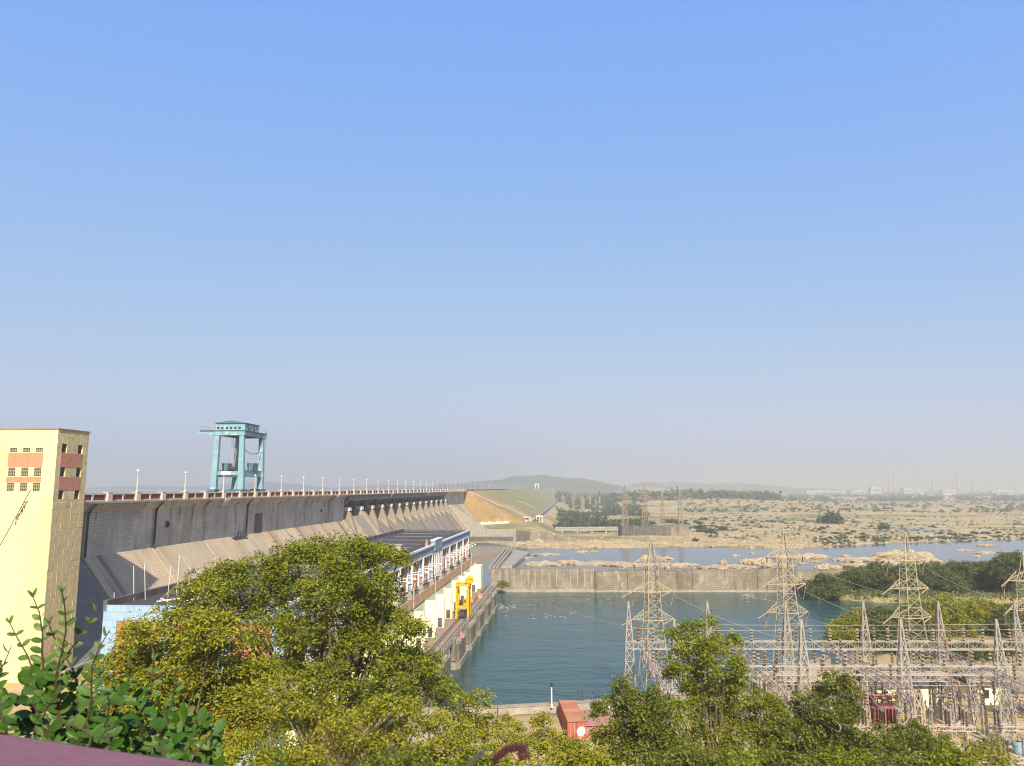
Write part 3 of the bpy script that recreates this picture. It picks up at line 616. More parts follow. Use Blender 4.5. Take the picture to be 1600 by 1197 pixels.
while True:
    s_ = LS0 + k*LSP/2
    if s_ > 760: break
    link('pilaster', me_pil, dam, (0,s_,0))
    c = s_ + LSP/4
    if c < 757:
        link('top_rail', me_tr, dam, (0,c,0)); link('bottom_rail', me_br, dam, (0,c,0)); link('mid_post', me_mp, dam, (0,c,0))
        link('panel', me_pa, dam, (0,c-2.38,0)); link('panel', me_pa, dam, (0,c+2.38,0))
    k += 1
cb = MB(); cb.ext([(-.5,-2.97),(.95,-2.97),(.95,-3.6),(-.4,-5.4)], -1.6, 1.6); me_cb = cb.mesh('corbel', m_cream)
for s_ in (234.5, 345, 448, 560): link('corbel', me_cb, dam, (0,s_,0))
# wing wall at the far end
MB().ext([(-3,-2.6),(.3,-2.6),(12,-17),(12,-30),(-3,-30)], 764.05, 767).build('wing_wall', m_concd, dam)
MB().ext([(-3,-14),(2,-14),(40,-40),(40,-48),(-3,-48)], 660, 668).build('abutment_stair', m_conc, dam)

# ---- lamps on the dam
pole_b = MB(); pole_b.lathe([(.26,-.93),(.26,-.5),(.14,-.4),(.10,3.5),(.15,3.55),(.15,3.75)], (0,0,0), 8)
me_pole = pole_b.mesh('pole', m_cream)
gl = MB(); gl.lathe([(.02,3.75),(.26,3.85),(.36,4.1),(.26,4.38),(.02,4.48)], (0,0,0), 10); me_glb = gl.mesh('globe', m_white, True)
k = 0
while LS0 + k*LSP < 745:
    o = thing('street_lamp', 'cream lamp post with white globe on the dam parapet, %s counting from the tower' % ORD[k], 'lamp post', D(-.05, LS0+k*LSP, 0), -DA, 'globe lamps along the dam parapet')
    link('pole', me_pole, o); link('globe', me_glb, o); k += 1
al = MB(); al.tube([(0,0,-2.45),(0,0,4.2),(-.3,0,5.0),(-1.4,0,5.4),(-2.2,0,5.3)], [.14,.11,.09,.08,.07], 6); me_al = al.mesh('arm_pole', m_white)
ah = MB(); ah.box(-2.9,-2.0,-.18,.18,5.15,5.35); me_ah = ah.mesh('lantern', m_white)
for k in range(24):
    o = thing('street_lamp', 'slim white arm lamp on the embankment crest, %s counting from the dam' % ORD[k], 'lamp post', D(-.9, 797+k*43, 0), -DA, 'arm lamps along the embankment crest')
    link('arm_pole', me_al, o); link('lantern', me_ah, o)
# small gatehouse far along the crest
g = thing('gatehouse', 'small white portal gatehouse far along the embankment crest', 'gatehouse', D(-5, 2350, -2.4), -DA)
for x in (-5, 5): MB().box(x-1.2,x+1.2,-2,2,0,13).build('pillar', m_white, g)
MB().box(-7,7,-2.4,2.4,13,15.5).build('lintel', m_white, g)
# ================================================================== LIFT TOWER
m_roofslab = M('weathered_roof_slab', (.40,.27,.20), (.26,.19,.15), sc=.6)
TT, TS0, TS1 = 7.6, 146.2, 155.6
tw = thing('lift_tower', 'tall cream tower with terracotta bands and small windows, at the left end of the dam', 'tower', D(12.0, 139.8, 0), -DA); tw.scale = (.954,)*3
zb, zt = -36.0, 11.0; TWW = 17.0
# local: x = 0 at the downstream face going negative upstream, y = 0 near face .. 9.4
hf = []
for (za, zb_) in ((6.75,7.55),(2.2,3.85),(-.65,.95)):
    for (ua, ub) in ((2.75,4.2),(5.3,6.75),(7.9,9.35)): hf.append((ua, ub, za-zb, zb_-zb))
hs_ = []
for (za, zb_) in ((6.7,8.4),(2.2,3.9),(-2.1,-.45)):
    for (ua, ub) in ((1.45,2.95),(6.2,7.7)): hs_.append((ua, ub, za-zb, zb_-zb))
b = MB(); b.holed((0,0,zb), (-1,0,0), (0,0,1), (0,-1,0), TWW, zt-zb, hf, .35); 
b.add([(-TWW,0,zb),(-TWW,9.4,zb),(-TWW,9.4,zt),(-TWW,0,zt)], [(0,1,2,3)]); b.add([(-TWW,9.4,zb),(0,9.4,zb),(0,9.4,zt),(-TWW,9.4,zt)], [(0,1,2,3)])
b.build('wall', m_tow, tw)
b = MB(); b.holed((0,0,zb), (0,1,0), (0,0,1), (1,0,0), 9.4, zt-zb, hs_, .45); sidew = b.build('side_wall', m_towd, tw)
MB().box(-TWW-.15, .16, -.16, 9.56, zt, zt+.24).build('roof_slab', m_roofslab, tw)
for (u0,u1,v0,v1) in hf:
    w_ = MB(); w_.box(-u1,-u0,.20,.30,v0+zb,v1+zb); o = w_.build('window', m_dark, tw)
    s2 = MB(); nz = max(3, int((v1-v0)/.26))
    for k in range(nz+1): z_ = v0+zb+(v1-v0)*k/nz; s2.box(-u1,-u0,.08,.2,z_-.05,z_+.05)
    for k in range(5): x_ = -u1+(u1-u0)*k/4; s2.box(x_-.04,x_+.04,.06,.19,v0+zb,v1+zb)
    s2.build('grille', m_jali, o)
for (u0,u1,v0,v1) in hs_:
    w_ = MB(); w_.box(-.42,-.34,u0,u1,v0+zb,v1+zb); o = w_.build('window', m_dark, tw)
    s2 = MB(); nz = 6
    for k in range(nz+1): z_ = v0+zb+(v1-v0)*k/nz; s2.box(-.34,-.26,u0,u1,z_-.05,z_+.05)
    s2.build('louvre', m_gate, o)
for (za, zb2) in ((3.95,6.65),(1.05,2.12)): MB().box(-9.55,-2.6,-.05,.0,za,zb2).build('band', m_terra, tw)
for (za, zb2) in ((3.98,6.62),(-.38,2.12)): MB().box(.0,.06,1.2,7.6,za,zb2).build('band', m_terrad, tw)
# rough facing tiles on the shaded side, each one proud of the wall by a little
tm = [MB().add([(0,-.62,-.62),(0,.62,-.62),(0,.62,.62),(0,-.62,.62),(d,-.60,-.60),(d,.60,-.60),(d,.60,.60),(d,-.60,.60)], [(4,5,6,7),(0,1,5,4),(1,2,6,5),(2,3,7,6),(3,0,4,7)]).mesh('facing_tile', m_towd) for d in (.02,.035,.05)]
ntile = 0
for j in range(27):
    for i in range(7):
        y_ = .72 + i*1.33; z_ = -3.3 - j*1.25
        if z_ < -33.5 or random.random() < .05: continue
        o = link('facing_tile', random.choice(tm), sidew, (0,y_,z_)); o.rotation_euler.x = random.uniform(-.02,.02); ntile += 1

# old wires with dry creeper
def wire_thing(name, label, cat, pts, r, m, clump=None):
    b = MB(); b.tube(pts, r, 5); t = tag(b.build(name, m), label, cat); return t
p0, p1 = at(-30, 905, 60), at(48, 765, 60)
w1 = wire_thing('stay_wire', 'rusty stay wire with a dry creeper clump in front of the tower', 'wire', [p0, (p0+p1)/2+Vector((0,0,-.08)), p1], .035, m_bark)
b = MB(); q = at(33, 800, 60)
for k in range(70):
    a = (p1-p0).normalized(); c = q + a*random.gauss(0,.5); b.bar(c, c + Vector((random.gauss(0,.09),random.gauss(0,.09),random.gauss(0,.15))), .035)
b.build('dry_creeper', m_bark, w1)
p0, p1 = at(110, 1050, 70), at(303, 890, 100)
w2 = wire_thing('stay_wire', 'pale stay wire rising to a dry twig clump above the blue wall', 'wire', [p0, p0.lerp(p1,.5)+Vector((0,0,-.35)), p1], .03, m_galv)
b = MB()
for k in range(60):
    a = (p1-p0).normalized(); c = p1 - a*abs(random.gauss(0,1.6)); b.bar(c, c + Vector((random.gauss(0,.3),random.gauss(0,.2),random.gauss(0,.22))), .05)
b.build('dry_creeper', m_bark, w2)

# ================================================================== TEAL GANTRY CRANE ON THE DAM
cr = thing('gantry_crane', 'tall teal four legged gantry crane standing on the dam road', 'crane', D(-2.7, 250.6, -2.38), -DA)
G = 8.2; LN = 15.6; HT = 19.4      # local: x 0 (downstream legs) .. -G, y 0..LN
legs = [(-G,0,-.55),(0,0,.35),(-G,LN,-.55),(0,LN,.35)]
for i, (x, y, fl) in enumerate(legs):
    b = MB(); b.frust((x+fl, y, 2.0), (.95,.75), (x, y, HT), (.72,.62)); o = b.build('leg', m_teal, cr)
    MB().box(x+fl-1.15, x+fl+1.15, y-1.9, y+1.9, .35, 2.0).build('end_truck', m_teald, o)
    wh = MB()
    for dy in (-1.2, 1.2):
        wh.add([(x+fl+s*.3, y+dy+.42*math.cos(a), .42+.42*math.sin(a)) for s in (-1,1) for a in [k*math.pi/5 for k in range(10)]], [tuple(range(10)), tuple(range(10,20))]+[(k,(k+1)%10,(k+1)%10+10,k+10) for k in range(10)])
    wh.build('wheel', m_steel, o)
# top frame
b = MB(); b.frust((-G/2-.2, 0, HT), (G/2+1.2,.75), (-G/2-.2, 0, HT+1.5), (G/2+1.2,.75))
b.add([(-G-1.2,-.7,HT),(-G-1.2,.7,HT),(-G-6.6,.7,HT+.85),(-G-6.6,-.7,HT+.85),(-G-1.2,-.7,HT+1.5),(-G-1.2,.7,HT+1.5),(-G-6.6,.7,HT+1.5),(-G-6.6,-.7,HT+1.5)], [(0,3,2,1),(4,5,6,7),(0,1,5,4),(1,2,6,5),(2,3,7,6),(3,0,4,7)])
b.build('front_girder', m_teal, cr)
b = MB(); b.box(-G-1.2, 1.0, LN-.75, LN+.75, HT, HT+1.5); b.build('rear_girder', m_teal, cr)
for x in (-G, 0): MB().box(x-.7, x+.7, .76, LN-.76, HT+.02, HT+1.45).build('side_girder', m_teal, cr)
MB().lathe([(1.05,0),(1.05,2.3)], (.2, LN+1.4, HT-.2), 14).build('cable_drum', m_teal, cr)
MB().box(-G-5.8, 1.2, -1.1, LN+1.3, HT+1.52, HT+1.62).build('platform', m_teald, cr)
cbn = MB(); cbn.box(-G-1.4, 0.2, 1.2, 12.5, HT+1.63, HT+4.2); o = cbn.build('machinery_house', m_teal, cr)
rf = MB(); xa, xb, xm = -G-1.8, .6, -G/2-.6
rf.add([(xa,.8,HT+4.2),(xm,.8,HT+5.0),(xb,.8,HT+4.2),(xa,12.9,HT+4.2),(xm,12.9,HT+5.0),(xb,12.9,HT+4.2),(xa,.8,HT+4.05),(xb,.8,HT+4.05),(xa,12.9,HT+4.05),(xb,12.9,HT+4.05)],
       [(0,1,4,3),(1,2,5,4),(0,6,7,2,1),(3,4,5,9,8),(6,8,9,7),(0,3,8,6),(2,7,9,5)]); rf.build('roof', m_teald, o)
for k in range(6):
    x = -G-1.0+k*1.45; MB().box(x, x+.7, 1.14, 1.2, HT+2.2, HT+2.9).build('window', m_dark, o)
for y_ in (3.5, 7.5): MB().box(.2, .26, y_, y_+2.2, HT+2.0, HT+2.5).build('window', m_dark, o)
b = MB()
def rail(b, pts, h=1.1, w=.07, step=2.2):
    for i in range(len(pts)-1):
        p, q = Vector(pts[i]), Vector(pts[i+1]); n = max(1, int((q-p).length/step)); up = Vector((0,0,h))
        for k in range(n+1): c = p.lerp(q, k/n); b.bar(c, c+up, w)
        b.bar(p+up, q+up, w); b.bar(p+up*.5, q+up*.5, w*.8)
rail(b, [(-G-1.5,-1.0,HT+1.6),(-G-5.7,-1.0,HT+1.6),(-G-5.7,LN+1,HT+1.6)], 1.5); rail(b, [(1.1,3,HT+1.6),(1.1,LN+1.2,HT+1.6),(-G,LN+1.2,HT+1.6)], 1.5)
b.build('guard_rail', m_galv, cr)
MB().box(-G+.7, -.6, -.5, .5, 6.6, 7.8).build('tie_beam', m_teal, cr)
MB().box(-G+2.0, -3.0, -.58, -.5, 6.7, 7.7).build('white_board', m_white, cr)
MB().box(-G+.7, -.6, LN-.5, LN+.5, 6.6, 7.8).build('tie_beam', m_teal, cr)
for x in (-G-.2, .2):
    b = MB(); b.box(x-.6, x+.6, .8, LN-.8, 6.0, 8.2); b.build('side_tie', m_teal, cr)
    MB().box(x-1.0, x+1.0, 6.5, 10.5, 8.22, 10.6).build('control_cabin', m_teald, cr)
    b = MB(); rail(b, [(x+.9,.9,8.2),(x+.9,LN-.9,8.2)], 1.4, .08, 1.6); b.build('cabin_rail', m_galv, cr)
MB().box(-G+1.0, -.9, .1, .7, .4, 1.9).build('sill_beam', m_teald, cr)
MB().box(-.6, .6, 1.9, LN-1.9, .5, 1.7).build('sill_beam', m_teald, cr)
b = MB()
for x in (-5.6,-5.1,-4.4,-3.8,-3.3): b.bar((x, 4.5, HT), (-4.6+(x+4.5)*.35, 4.5, 9.4), .09)
b.build('hoist_rope', m_galv, cr)
b = MB(); b.lathe([(.3,7.9),(.85,8.2),(1.0,8.9),(.7,9.5)], (-4.6,4.5,0), 10); b.tube([(-4.6,4.5,7.9),(-4.6,4.5,6.2),(-4.35,4.5,5.8),(-4.6,4.5,5.5),(-4.8,4.5,5.8)], .14, 6); b.build('hook_block', m_ins, cr)
b = MB(); b.tube([(.4,1,15),(.5,4,13.9),(.5,8,13.6),(.4,LN-1,14.5)], .1, 5); b.build('festoon_cable', m_steel, cr)
b = MB(); b.lathe([(.5,1.2),(1.7,1.4),(1.7,2.0),(.5,2.2)], (.4,11.2,0), 12); b.build('cable_reel', m_steel, cr)
b = MB()
for k in range(30): b.bar((.7,LN+.4,2+k*.55),(1.2,LN+.4,2+k*.55),.07)
b.bar((.7,LN+.4,2),(.7,LN+.4,19),.09); b.bar((1.2,LN+.4,2),(1.2,LN+.4,19),.09); b.build('ladder', m_teald, cr)

# ================================================================== POWER HOUSE
PA, PB, PT0, PT1 = 113.0, 302.0, 39.5, 65.3
ph = thing('power_house', 'long power house with blue facade, white framed bays and dark flat roof', 'building', D(0,0,0), -DA)
def zs(z): return z+46
# facade with bay recesses
bays = []
for k in range(4): a = 239.2+k*14.9; bays.append((a, a+12.9))
for k in range(8): a = 114.6+k*13.75; bays.append((a, a+11.9))
slots = [(227.2,230.0),(232.6,235.4)]
holes = [(a-PA, c-PA, -25.2+36.5, -18.0+36.5) for a, c in bays] + [(a-PA, c-PA, -25.2+36.5, -18.0+36.5) for a, c in slots]
b = MB(); b.holed((PT1, PA, -36.5), (0,1,0), (0,0,1), (1,0,0), PB-PA, 36.5-16.0, holes, .8)
b.add([(PT0,PB,-40),(PT1,PB,-40),(PT1,PB,-16.0),(PT0,PB,-16.0)], [(0,1,2,3)]); b.add([(PT0,PA,-40),(PT0,PB,-40),(PT0,PB,-16.0),(PT0,PA,-16.0)], [(0,1,2,3)])
b.build('facade', m_phblue, ph)
for a, c in bays:
    f = MB(); z0, z1 = -25.35, -17.85
    f.box(PT1-.1, PT1+.22, a-.55, a, z0, z1+.0); f.box(PT1-.1, PT1+.22, c, c+.55, z0, z1); f.box(PT1-.1, PT1+.2, a, c, z1-.35, z1); f.box(PT1-.1, PT1+.2, a, c, z0, z0+.35)
    o = f.build('bay_frame', m_white, ph)
    wd = c-a
    MB().box(PT1-.78, PT1-.3, a+.1, a+wd*.26, z0+.36, z1-.36).build('terracotta_pier', m_terra, o)
    MB().box(PT1-.78, PT1-.3, a+wd*.44, a+wd*.62, z0+.36, z1-.36).build('terracotta_pier', m_terra, o)
    MB().box(PT1-.78, PT1-.25, a+wd*.80, a+wd*.90, z0+.36, z1-.36).build('white_pier', m_white, o)
    gl_ = MB(); gl_.box(PT1-.77, PT1-.66, a+wd*.26, a+wd*.80, z0+.36, z1-.36); g = gl_.build('window', m_glass, o)
    mu = MB()
    for zz in (-23.2,-21.4,-19.6): mu.box(PT1-.66, PT1-.58, a+wd*.26, a+wd*.44, zz-.05, zz+.05); mu.box(PT1-.66, PT1-.58, a+wd*.62, a+wd*.80, zz-.05, zz+.05)
    mu.build('mullion', m_white, g)
    for q in (a+wd*.15, a+wd*.72):
        arm = MB(); arm.tube([(PT1-.2,q,-20.6),(PT1+2.4,q-.1,-20.2),(PT1+3.0,q-.1,-20.35)], .11, 5); arm.lathe([(.1,-20.75),(.42,-20.6),(.12,-20.25)], (PT1+3.1,q-.1,0), 8)
        arm.build('lamp_arm', m_white, o)
for a, c in slots:
    f = MB(); f.box(PT1-.1,PT1+.2,a-.35,a,-25.3,-17.9); f.box(PT1-.1,PT1+.2,c,c+.35,-25.3,-17.9); f.box(PT1-.1,PT1+.18,a,c,-18.2,-17.9); o = f.build('slot_frame', m_white, ph)
    MB().box(PT1-.75,PT1-.6,a,c,-25.2,-18.0).build('slot_panel', m_phblue, o)
# end wall towards the camera with orange tiled panels
pans = [(2.0,8.4),(10.2,16.4),(18.2,24.0)]
b = MB(); b.holed((PT0, PA, -40), (1,0,0), (0,0,1), (0,-1,0), PT1-PT0, 24.0, [(a, c, 7.5, 21.8) for a, c in pans], .25); b.build('end_wall', m_phlt, ph)
for a, c in pans: MB().box(PT0+a, PT0+c, PA+.12, PA+.2, -32.5, -18.2).build('tile_panel', m_phpan, ph)
# roof
MB().box(PT0+.3, PT1-.5, PA+.3, PB-.3, -16.6, -16.35).build('roof', m_roofd, ph)
b = MB(); b.box(PT1-.5, PT1+.28, PA-.2, 226, -16.0, -15.55); b.build('coping', m_white, ph)
b = MB(); b.box(PT1-.5, PT1+.28, 238.2, PB+.2, -16.0, -15.55); b.build('coping', m_white, ph)
b = MB(); b.box(PT1-.9, PT1+.3, 226, 238.2, -17.6, -14.7); b.build('parapet_block', m_phblue, ph)
MB().box(PT1-1.0, PT1+.4, 225.9, 238.3, -14.7, -14.4).build('coping', m_white, ph)
MB().box(PT0-.1, PT0+.5, PA, PB, -16.9, -15.4).build('upstream_kerb', m_concd, ph)
MB().box(PT0+.5, PT1-.5, PB-.5, PB+.1, -16.9, -15.7).build('end_kerb', m_concd, ph)
for k in range(11):
    y_ = PA+8+k*16.5+random.uniform(-2,2); MB().box(PT0+2+random.uniform(0,5), PT1-3-random.uniform(0,7), y_, y_+.22, -16.36, -16.28).build('roof_seam', m_conc, ph)
b = MB(); b.box(PT1-6, PT1-4.6, 204, 206, -16.35, -14.4); b.box(PT1-6.3,PT1-4.3,203.7,206.3,-14.4,-14.2); b.build('roof_vent', m_galv, ph)
b = MB(); b.box(PT1-2.1, PT1-1.4, 223.7, 224.6, -16.35, -15.0); b.lathe([(.25,-15.0),(.25,-14.4),(.1,-14.2)], (PT1-1.75,224.1,0), 8); b.build('roof_tank', m_terrad, ph)
# balcony, band, lower wall
MB().box(PT1, 67.5, PA+2, PB, -27.3, -26.9).build('balcony_slab', m_phblue, ph)
for k in range(14):
    a = PA+2+k*13.4; c = a+13.2
    MB().box(67.5, 67.75, a, c, -27.2, -24.9).build('ochre_panel', m_band, ph)
MB().box(PT1, 67.0, PA+2, PB, -36.5, -27.32).build('substructure', m_phyel, ph)
lw = MB(); zsteps = [(PA+2,-30.2)]
for k in range(13):
    a = 118+k*14.0; top_ = -27.4 - .25*(k % 3)
    o = MB().box(67.02, 67.7, a, a+13.9, -36.5, top_).build('lower_wall', m_phyel, ph)
    MB().box(67.7, 70.0, a, a+.8, -36.5, top_-.3).build('wall_buttress', m_phyel, o)
    MB().box(67.7, 69.0, a+7, a+7.6, -36.5, top_-2.3).build('wall_buttress', m_phyel, o)
    MB().box(68.3, 69.5, a-.06, a, -36.4, -34.0).build('doorway', m_concd, o)
    MB().box(67.66, 67.75, a+9.5, a+12.5, -36.4, -34.2).build('gate_slot', m_concd, o)
MB().box(67.02, 70.2, 296, 302, -36.5, -28.4).build('end_block', m_phyel, ph)
# equipment on the balcony
for k in range(13):
    a = PA+6+k*14
    b = MB(); b.box(65.6,66.9,a,a+2.6,-26.9,-24.6); b.lathe([(.3,-24.6),(.18,-24.1),(.3,-23.8),(.18,-23.4)], (66.2,a+.7,0), 6); b.lathe([(.3,-24.6),(.18,-24.1),(.3,-23.8),(.18,-23.4)], (66.2,a+1.9,0), 6); b.build('balcony_transformer', m_galv, ph)
    b = MB(); b.box(65.7,66.9,a+5,a+6.4,-26.9,-24.7); b.bar((65.7,a+3,-24.4),(66.9,a+9,-24.4),.18); b.bar((65.9,a+2,-24.0),(65.9,a+12,-24.0),.15); b.box(65.8,66.6,a+8.6,a+9.8,-26.9,-24.5); b.build('balcony_pipe', m_steel, ph)
b = MB(); rail(b, [(67.6,PA+3,-24.9),(67.6,PB,-24.9)], .8, .09, 2.4); b.build('balcony_rail', m_galv, ph)
for s_ in (186, 214, 262, 286):
    b = MB(); b.tube([(67.95,s_,-22.5),(67.95,s_,-29)], .16, 6); b.build('downpipe', m_galv, ph)
# tailrace deck
MB().box(67.7, 75.2, 108, 304, -37.4, -36.5).build('tailrace_deck', m_deck, ph)
for t_ in (71.7, 74.6): MB().box(t_-.1, t_+.1, 110, 303, -36.5, -36.34).build('crane_rail', m_steel, ph)
for t_ in (72.3, 73.9): MB().box(t_-.12, t_+.12, 110, 303, -36.5, -36.38).build('deck_joint', m_concd, ph)
b = MB(); rail(b, [(75.05,110,-36.5),(75.05,303,-36.5)], 1.1, .1, 2.6); b.build('deck_rail', m_galv, ph)
MB().box(72.8, 73.6, 108.2, 303, -49, -37.4).build('draft_tube_wall', m_concd, ph)
def pier_poly(g): return [(72.6,-6.2-g),(74.3,-7.6-g),(75.6+g,-7.6-g),(76.6+g,-6.0-g),(76.6+g,5.6+g),(75.4+g,6.4+g),(72.6,6.4+g)]
pr_ = MB(); pr_.extz(pier_poly(0), -41.6, -37.45); me_pr = pr_.mesh('tailrace_pier', m_concw)
pf = MB(); pf.extz(pier_poly(.35), -49, -41.6); me_pf = pf.mesh('pier_footing', m_pier)
pc = MB(); pc.box(75.25,76.3,-5.5,4.5,-37.45,-37.1); rail(pc, [(75.3,-7.0,-37.45),(76.3,-5.9,-37.45),(76.3,5.2,-37.45)], 1.5, .1, 1.8); me_pc = pc.mesh('pier_platform', m_galv)
pcol = MB(); pcol.box(74.9,75.9,-7.9,-6.6,-41,-36.2); me_pcol = pcol.mesh('gate_pillar', m_concw)
for k, s_ in enumerate((136, 158, 181, 205.5, 227, 247, 267, 287)):
    o = link('tailrace_pier', me_pr, ph, (0,s_,0)); link('pier_footing', me_pf, o); link('pier_platform', me_pc, o); link('gate_pillar', me_pcol, o)

# white poles on and beside the roof
for k, (px, py, top, Y, lean) in enumerate(((209,940,884,116,0),(227,936,880,117,-.1),(262,930,885,119,.5),(276,925,868,122,.45),(295,918,885,125,.2),(310,915,890,128,0),(336,918,868,131,0),(178,990,926,113,0.05))):
    p = at(px, py, Y); q = at(px, top, Y); 
    if k < 7: p.z = -16.36
    else: p.z = -33.4
    o = MB().tube([p, q + Vector((lean,0,0))], .045, 6).build('pole', m_white)
    tag(o, ('slim white pole standing upright on the near end of the power house roof', 'slim white pole leaning on the near end of the power house roof', 'white pole rising from the ground at the left corner of the blue end wall')[0 if k in (0,1,5,6) else (2 if k == 7 else 1)], 'pole', 'white poles at the power house end')
# loose white planks on the roof
for k, (px, py, dx) in enumerate(((245,938,26),(262,936,-14),(285,930,18))):
    p = at(px, py, 114.5); p.z = -16.25
    o = MB().bar(p, p+Vector((dx*.11, 1.2, .25)), .16).build('plank', m_white); tag(o, 'white plank lying across the near edge of the power house roof', 'plank', 'planks on the roof edge')

# ================================================================== YELLOW DECK CRANE
YCS = .86
yc = thing('deck_crane', 'yellow portal gantry crane standing on the tailrace deck', 'crane', D(73.1, 230, -36.34), -DA); yc.scale = (.70, .8, .84)
for x in (-2.3, 2.4):
    for y_ in (-2.0, 2.0):
        MB().frust((x,y_,.7),(.42,.42),(x,y_,10.6),(.36,.36)).build('leg', m_yel, yc)
    MB().box(x-.45,x+.45,-3,3,.1,.7).build('end_truck', m_yel, yc)
    MB().box(x-.3,x+.3,-1.6,1.6,3.4,4.3).build('side_brace', m_yel, yc)
    MB().box(x-.5,x+.5,-2.8,2.8,10.6,11.5).build('top_girder', m_yel, yc)
for y_ in (-2.0, 2.0):
    MB().box(-1.9,2.0,y_-.35,y_+.35,3.5,4.4).build('cross_brace', m_yel, yc)
    MB().box(-2.8,2.9,y_-.4,y_+.4,10.65,11.45).build('cross_girder', m_yel, yc)
b = MB(); b.box(1.2,4.0,-1.2,1.2,11.52,12.6); b.tube([(1.0,0,12.2),(2.6,0,13.3),(3.8,0,13.1)], .7, 8); b.build('hoist_house', m_yel, yc)
o = MB().box(.6,1.9,-2.6,-2.3,4.4,7.0).build('control_box', m_yel, yc); MB().box(.9,1.5,-2.66,-2.6,5.4,6.4).build('window', m_dark, o)
b = MB(); rail(b, [(-2.6,-2.4,11.5),(2.6,-2.4,11.5)], 1.0, .09, 1.3); b.build('guard_rail', m_yel, yc)
b = MB(); b.lathe([(.2,4.6),(.8,4.9),(.9,5.6),(.4,6.1)], (-.8,0,0), 10); b.bar((-.8,0,6),(-.3,0,10.6),.08); b.bar((-.8,0,6),(-1.2,0,10.6),.08); b.build('hook_block', m_ins, yc)
b = MB()
for k in range(16): b.bar((2.9,-1.2,.6+k*.62),(2.9,-.7,.6+k*.62),.07)
b.bar((2.9,-1.2,.5),(2.9,-1.2,10.5),.09); b.bar((2.9,-.7,.5),(2.9,-.7,10.5),.09); b.build('ladder', m_steel, yc)
b = MB(); b.box(-1.5,1.6,-1.2,1.4,.75,1.0); b.box(-1.0,.8,-.8,.9,1.0,2.6); b.build('winch', m_steel, yc)
# clutter on the deck
for k,(t_,s_,m_,nm,lb) in enumerate(((71.0,262,m_terra,'toolbox','orange storage box on the tailrace deck beyond the yellow crane'),(72.8,272,m_terrad,'stacked_boards','stack of red boards on the far tailrace deck'),(75.9,206,m_pink,'tarpaulin_heap','brown tarpaulin heap on the nearest visible deck pier'))):
    b = MB(); w_ = 1.1-.25*k; b.frust((0,0,0),(w_,1.2),(0.1,0,1.1),(w_*.7,.8)); b.box(-w_*.5,w_*.4,-.5,.5,1.08,1.5); o = b.build(nm, m_); o.location = D(t_, s_, -36.5 if k < 2 else -37.1); o.rotation_euler.z = -DA+.2*k; tag(o, lb, 'clutter')

# ================================================================== TRAINING WALL AND BASIN
twl = thing('training_wall', 'long straight masonry training wall across the water behind the tailrace', 'wall', (0, 329.5, 0))
MB().box(-9, 34.5, 0, 4.5, -49, -33.6).build('concrete_section', m_concw, twl)
b = MB()
for k in range(15): x = -8+k*2.95; b.box(x-.22, x+.22, -.14, .0, -41, -33.9)
b.build('rib', m_conc, twl)
x = 34.8; cmesh = None
for k in range(8):
    wd = 13.6; MB().box(x, x+wd-.12, .25+random.uniform(-.05,.05), 4.3, -49, -34.3+random.uniform(-.1,.1)).build('masonry_section', m_wallst, twl); x += wd
MB().box(34.8, x, -.5, 4.6, -43.5, -42.2).build('footing', m_conc, twl)
MB().box(-9, 34.5, -.7, 4.9, -43.6, -41.8).build('footing', m_conc, twl)
fn = thing('wall_fence', 'thin post and wire fence along the top of the training wall', 'fence', (0, 330.5, -34.3))
fp = MB().bar((0,0,0),(0,0,2.2),.22).mesh('post', m_rust)
xx = 34.5
while xx < 143: link('post', fp, fn, (xx,random.uniform(-.1,.1),0)); xx += 2.75
b = MB()
for z_ in (.6,1.2,1.8): b.bar((34.5,0,z_),(143,0,z_),.035)
b.build('fence_wire', m_rust, fn)
# basin side walls, far side of the spillway
bw_ = thing('basin_wall', 'ribbed concrete side wall at the far end of the spillway basin', 'wall', (0, 640, 0))
MB().box(-40, 3, 0, 5, -50, -33.5).build('wall', m_conc, bw_)
b = MB(); 
for k in range(13): x = -38+k*3.3; b.box(x-.35,x+.35,-.5,0,-39,-33.8)
b.build('rib', m_pier, bw_)
MB().box(-40, 1, -6, 0, -50, -39.5).build('lower_ledge', m_concd, bw_)
MB().box(-45, 0, -16, -6, -50, -42.6).build('sill', m_pier, bw_)
cw = thing('channel_wall', 'stepped masonry channel wall right of the spillway basin', 'wall', (0, 636, 0))
MB().box(3.5, 14, -.5, 4, -50, -35).build('dark_buttress', m_concd, cw)
b = MB(); b.add([(14,0,-50),(62,0,-50),(62,0,-41.0),(14,0,-35.4),(14,4,-50),(62,4,-50),(62,4,-41.0),(14,4,-35.4)], [(0,1,2,3),(7,6,5,4),(0,4,5,1),(3,2,6,7),(1,5,6,2),(0,3,7,4)]); b.build('wall', m_wallst, cw)
dv = thing('divide_slab', 'pale concrete divide slab and ramp in the basin behind the training wall', 'slab')
pA, pB, pC, pD_ = atz(774,884,-41.5), atz(800,884,-41.5), atz(828,862,-41.5), atz(800,858,-41.5)
b = MB(); b.extz([(pA.x,pA.y),(pB.x,pB.y),(pC.x,pC.y),(pD_.x,pD_.y)], -49, -41.6); b.build('slab', m_conc, dv)
for f in (0.0, .22, .42):
    a = atz(766+f*26, 884, -40); c = atz(789+f*26, 859, -40); b = MB(); b.bar((a.x,a.y,-41),(c.x,c.y,-39.6),1.3); b.build('ramp_kerb', m_pier, dv)

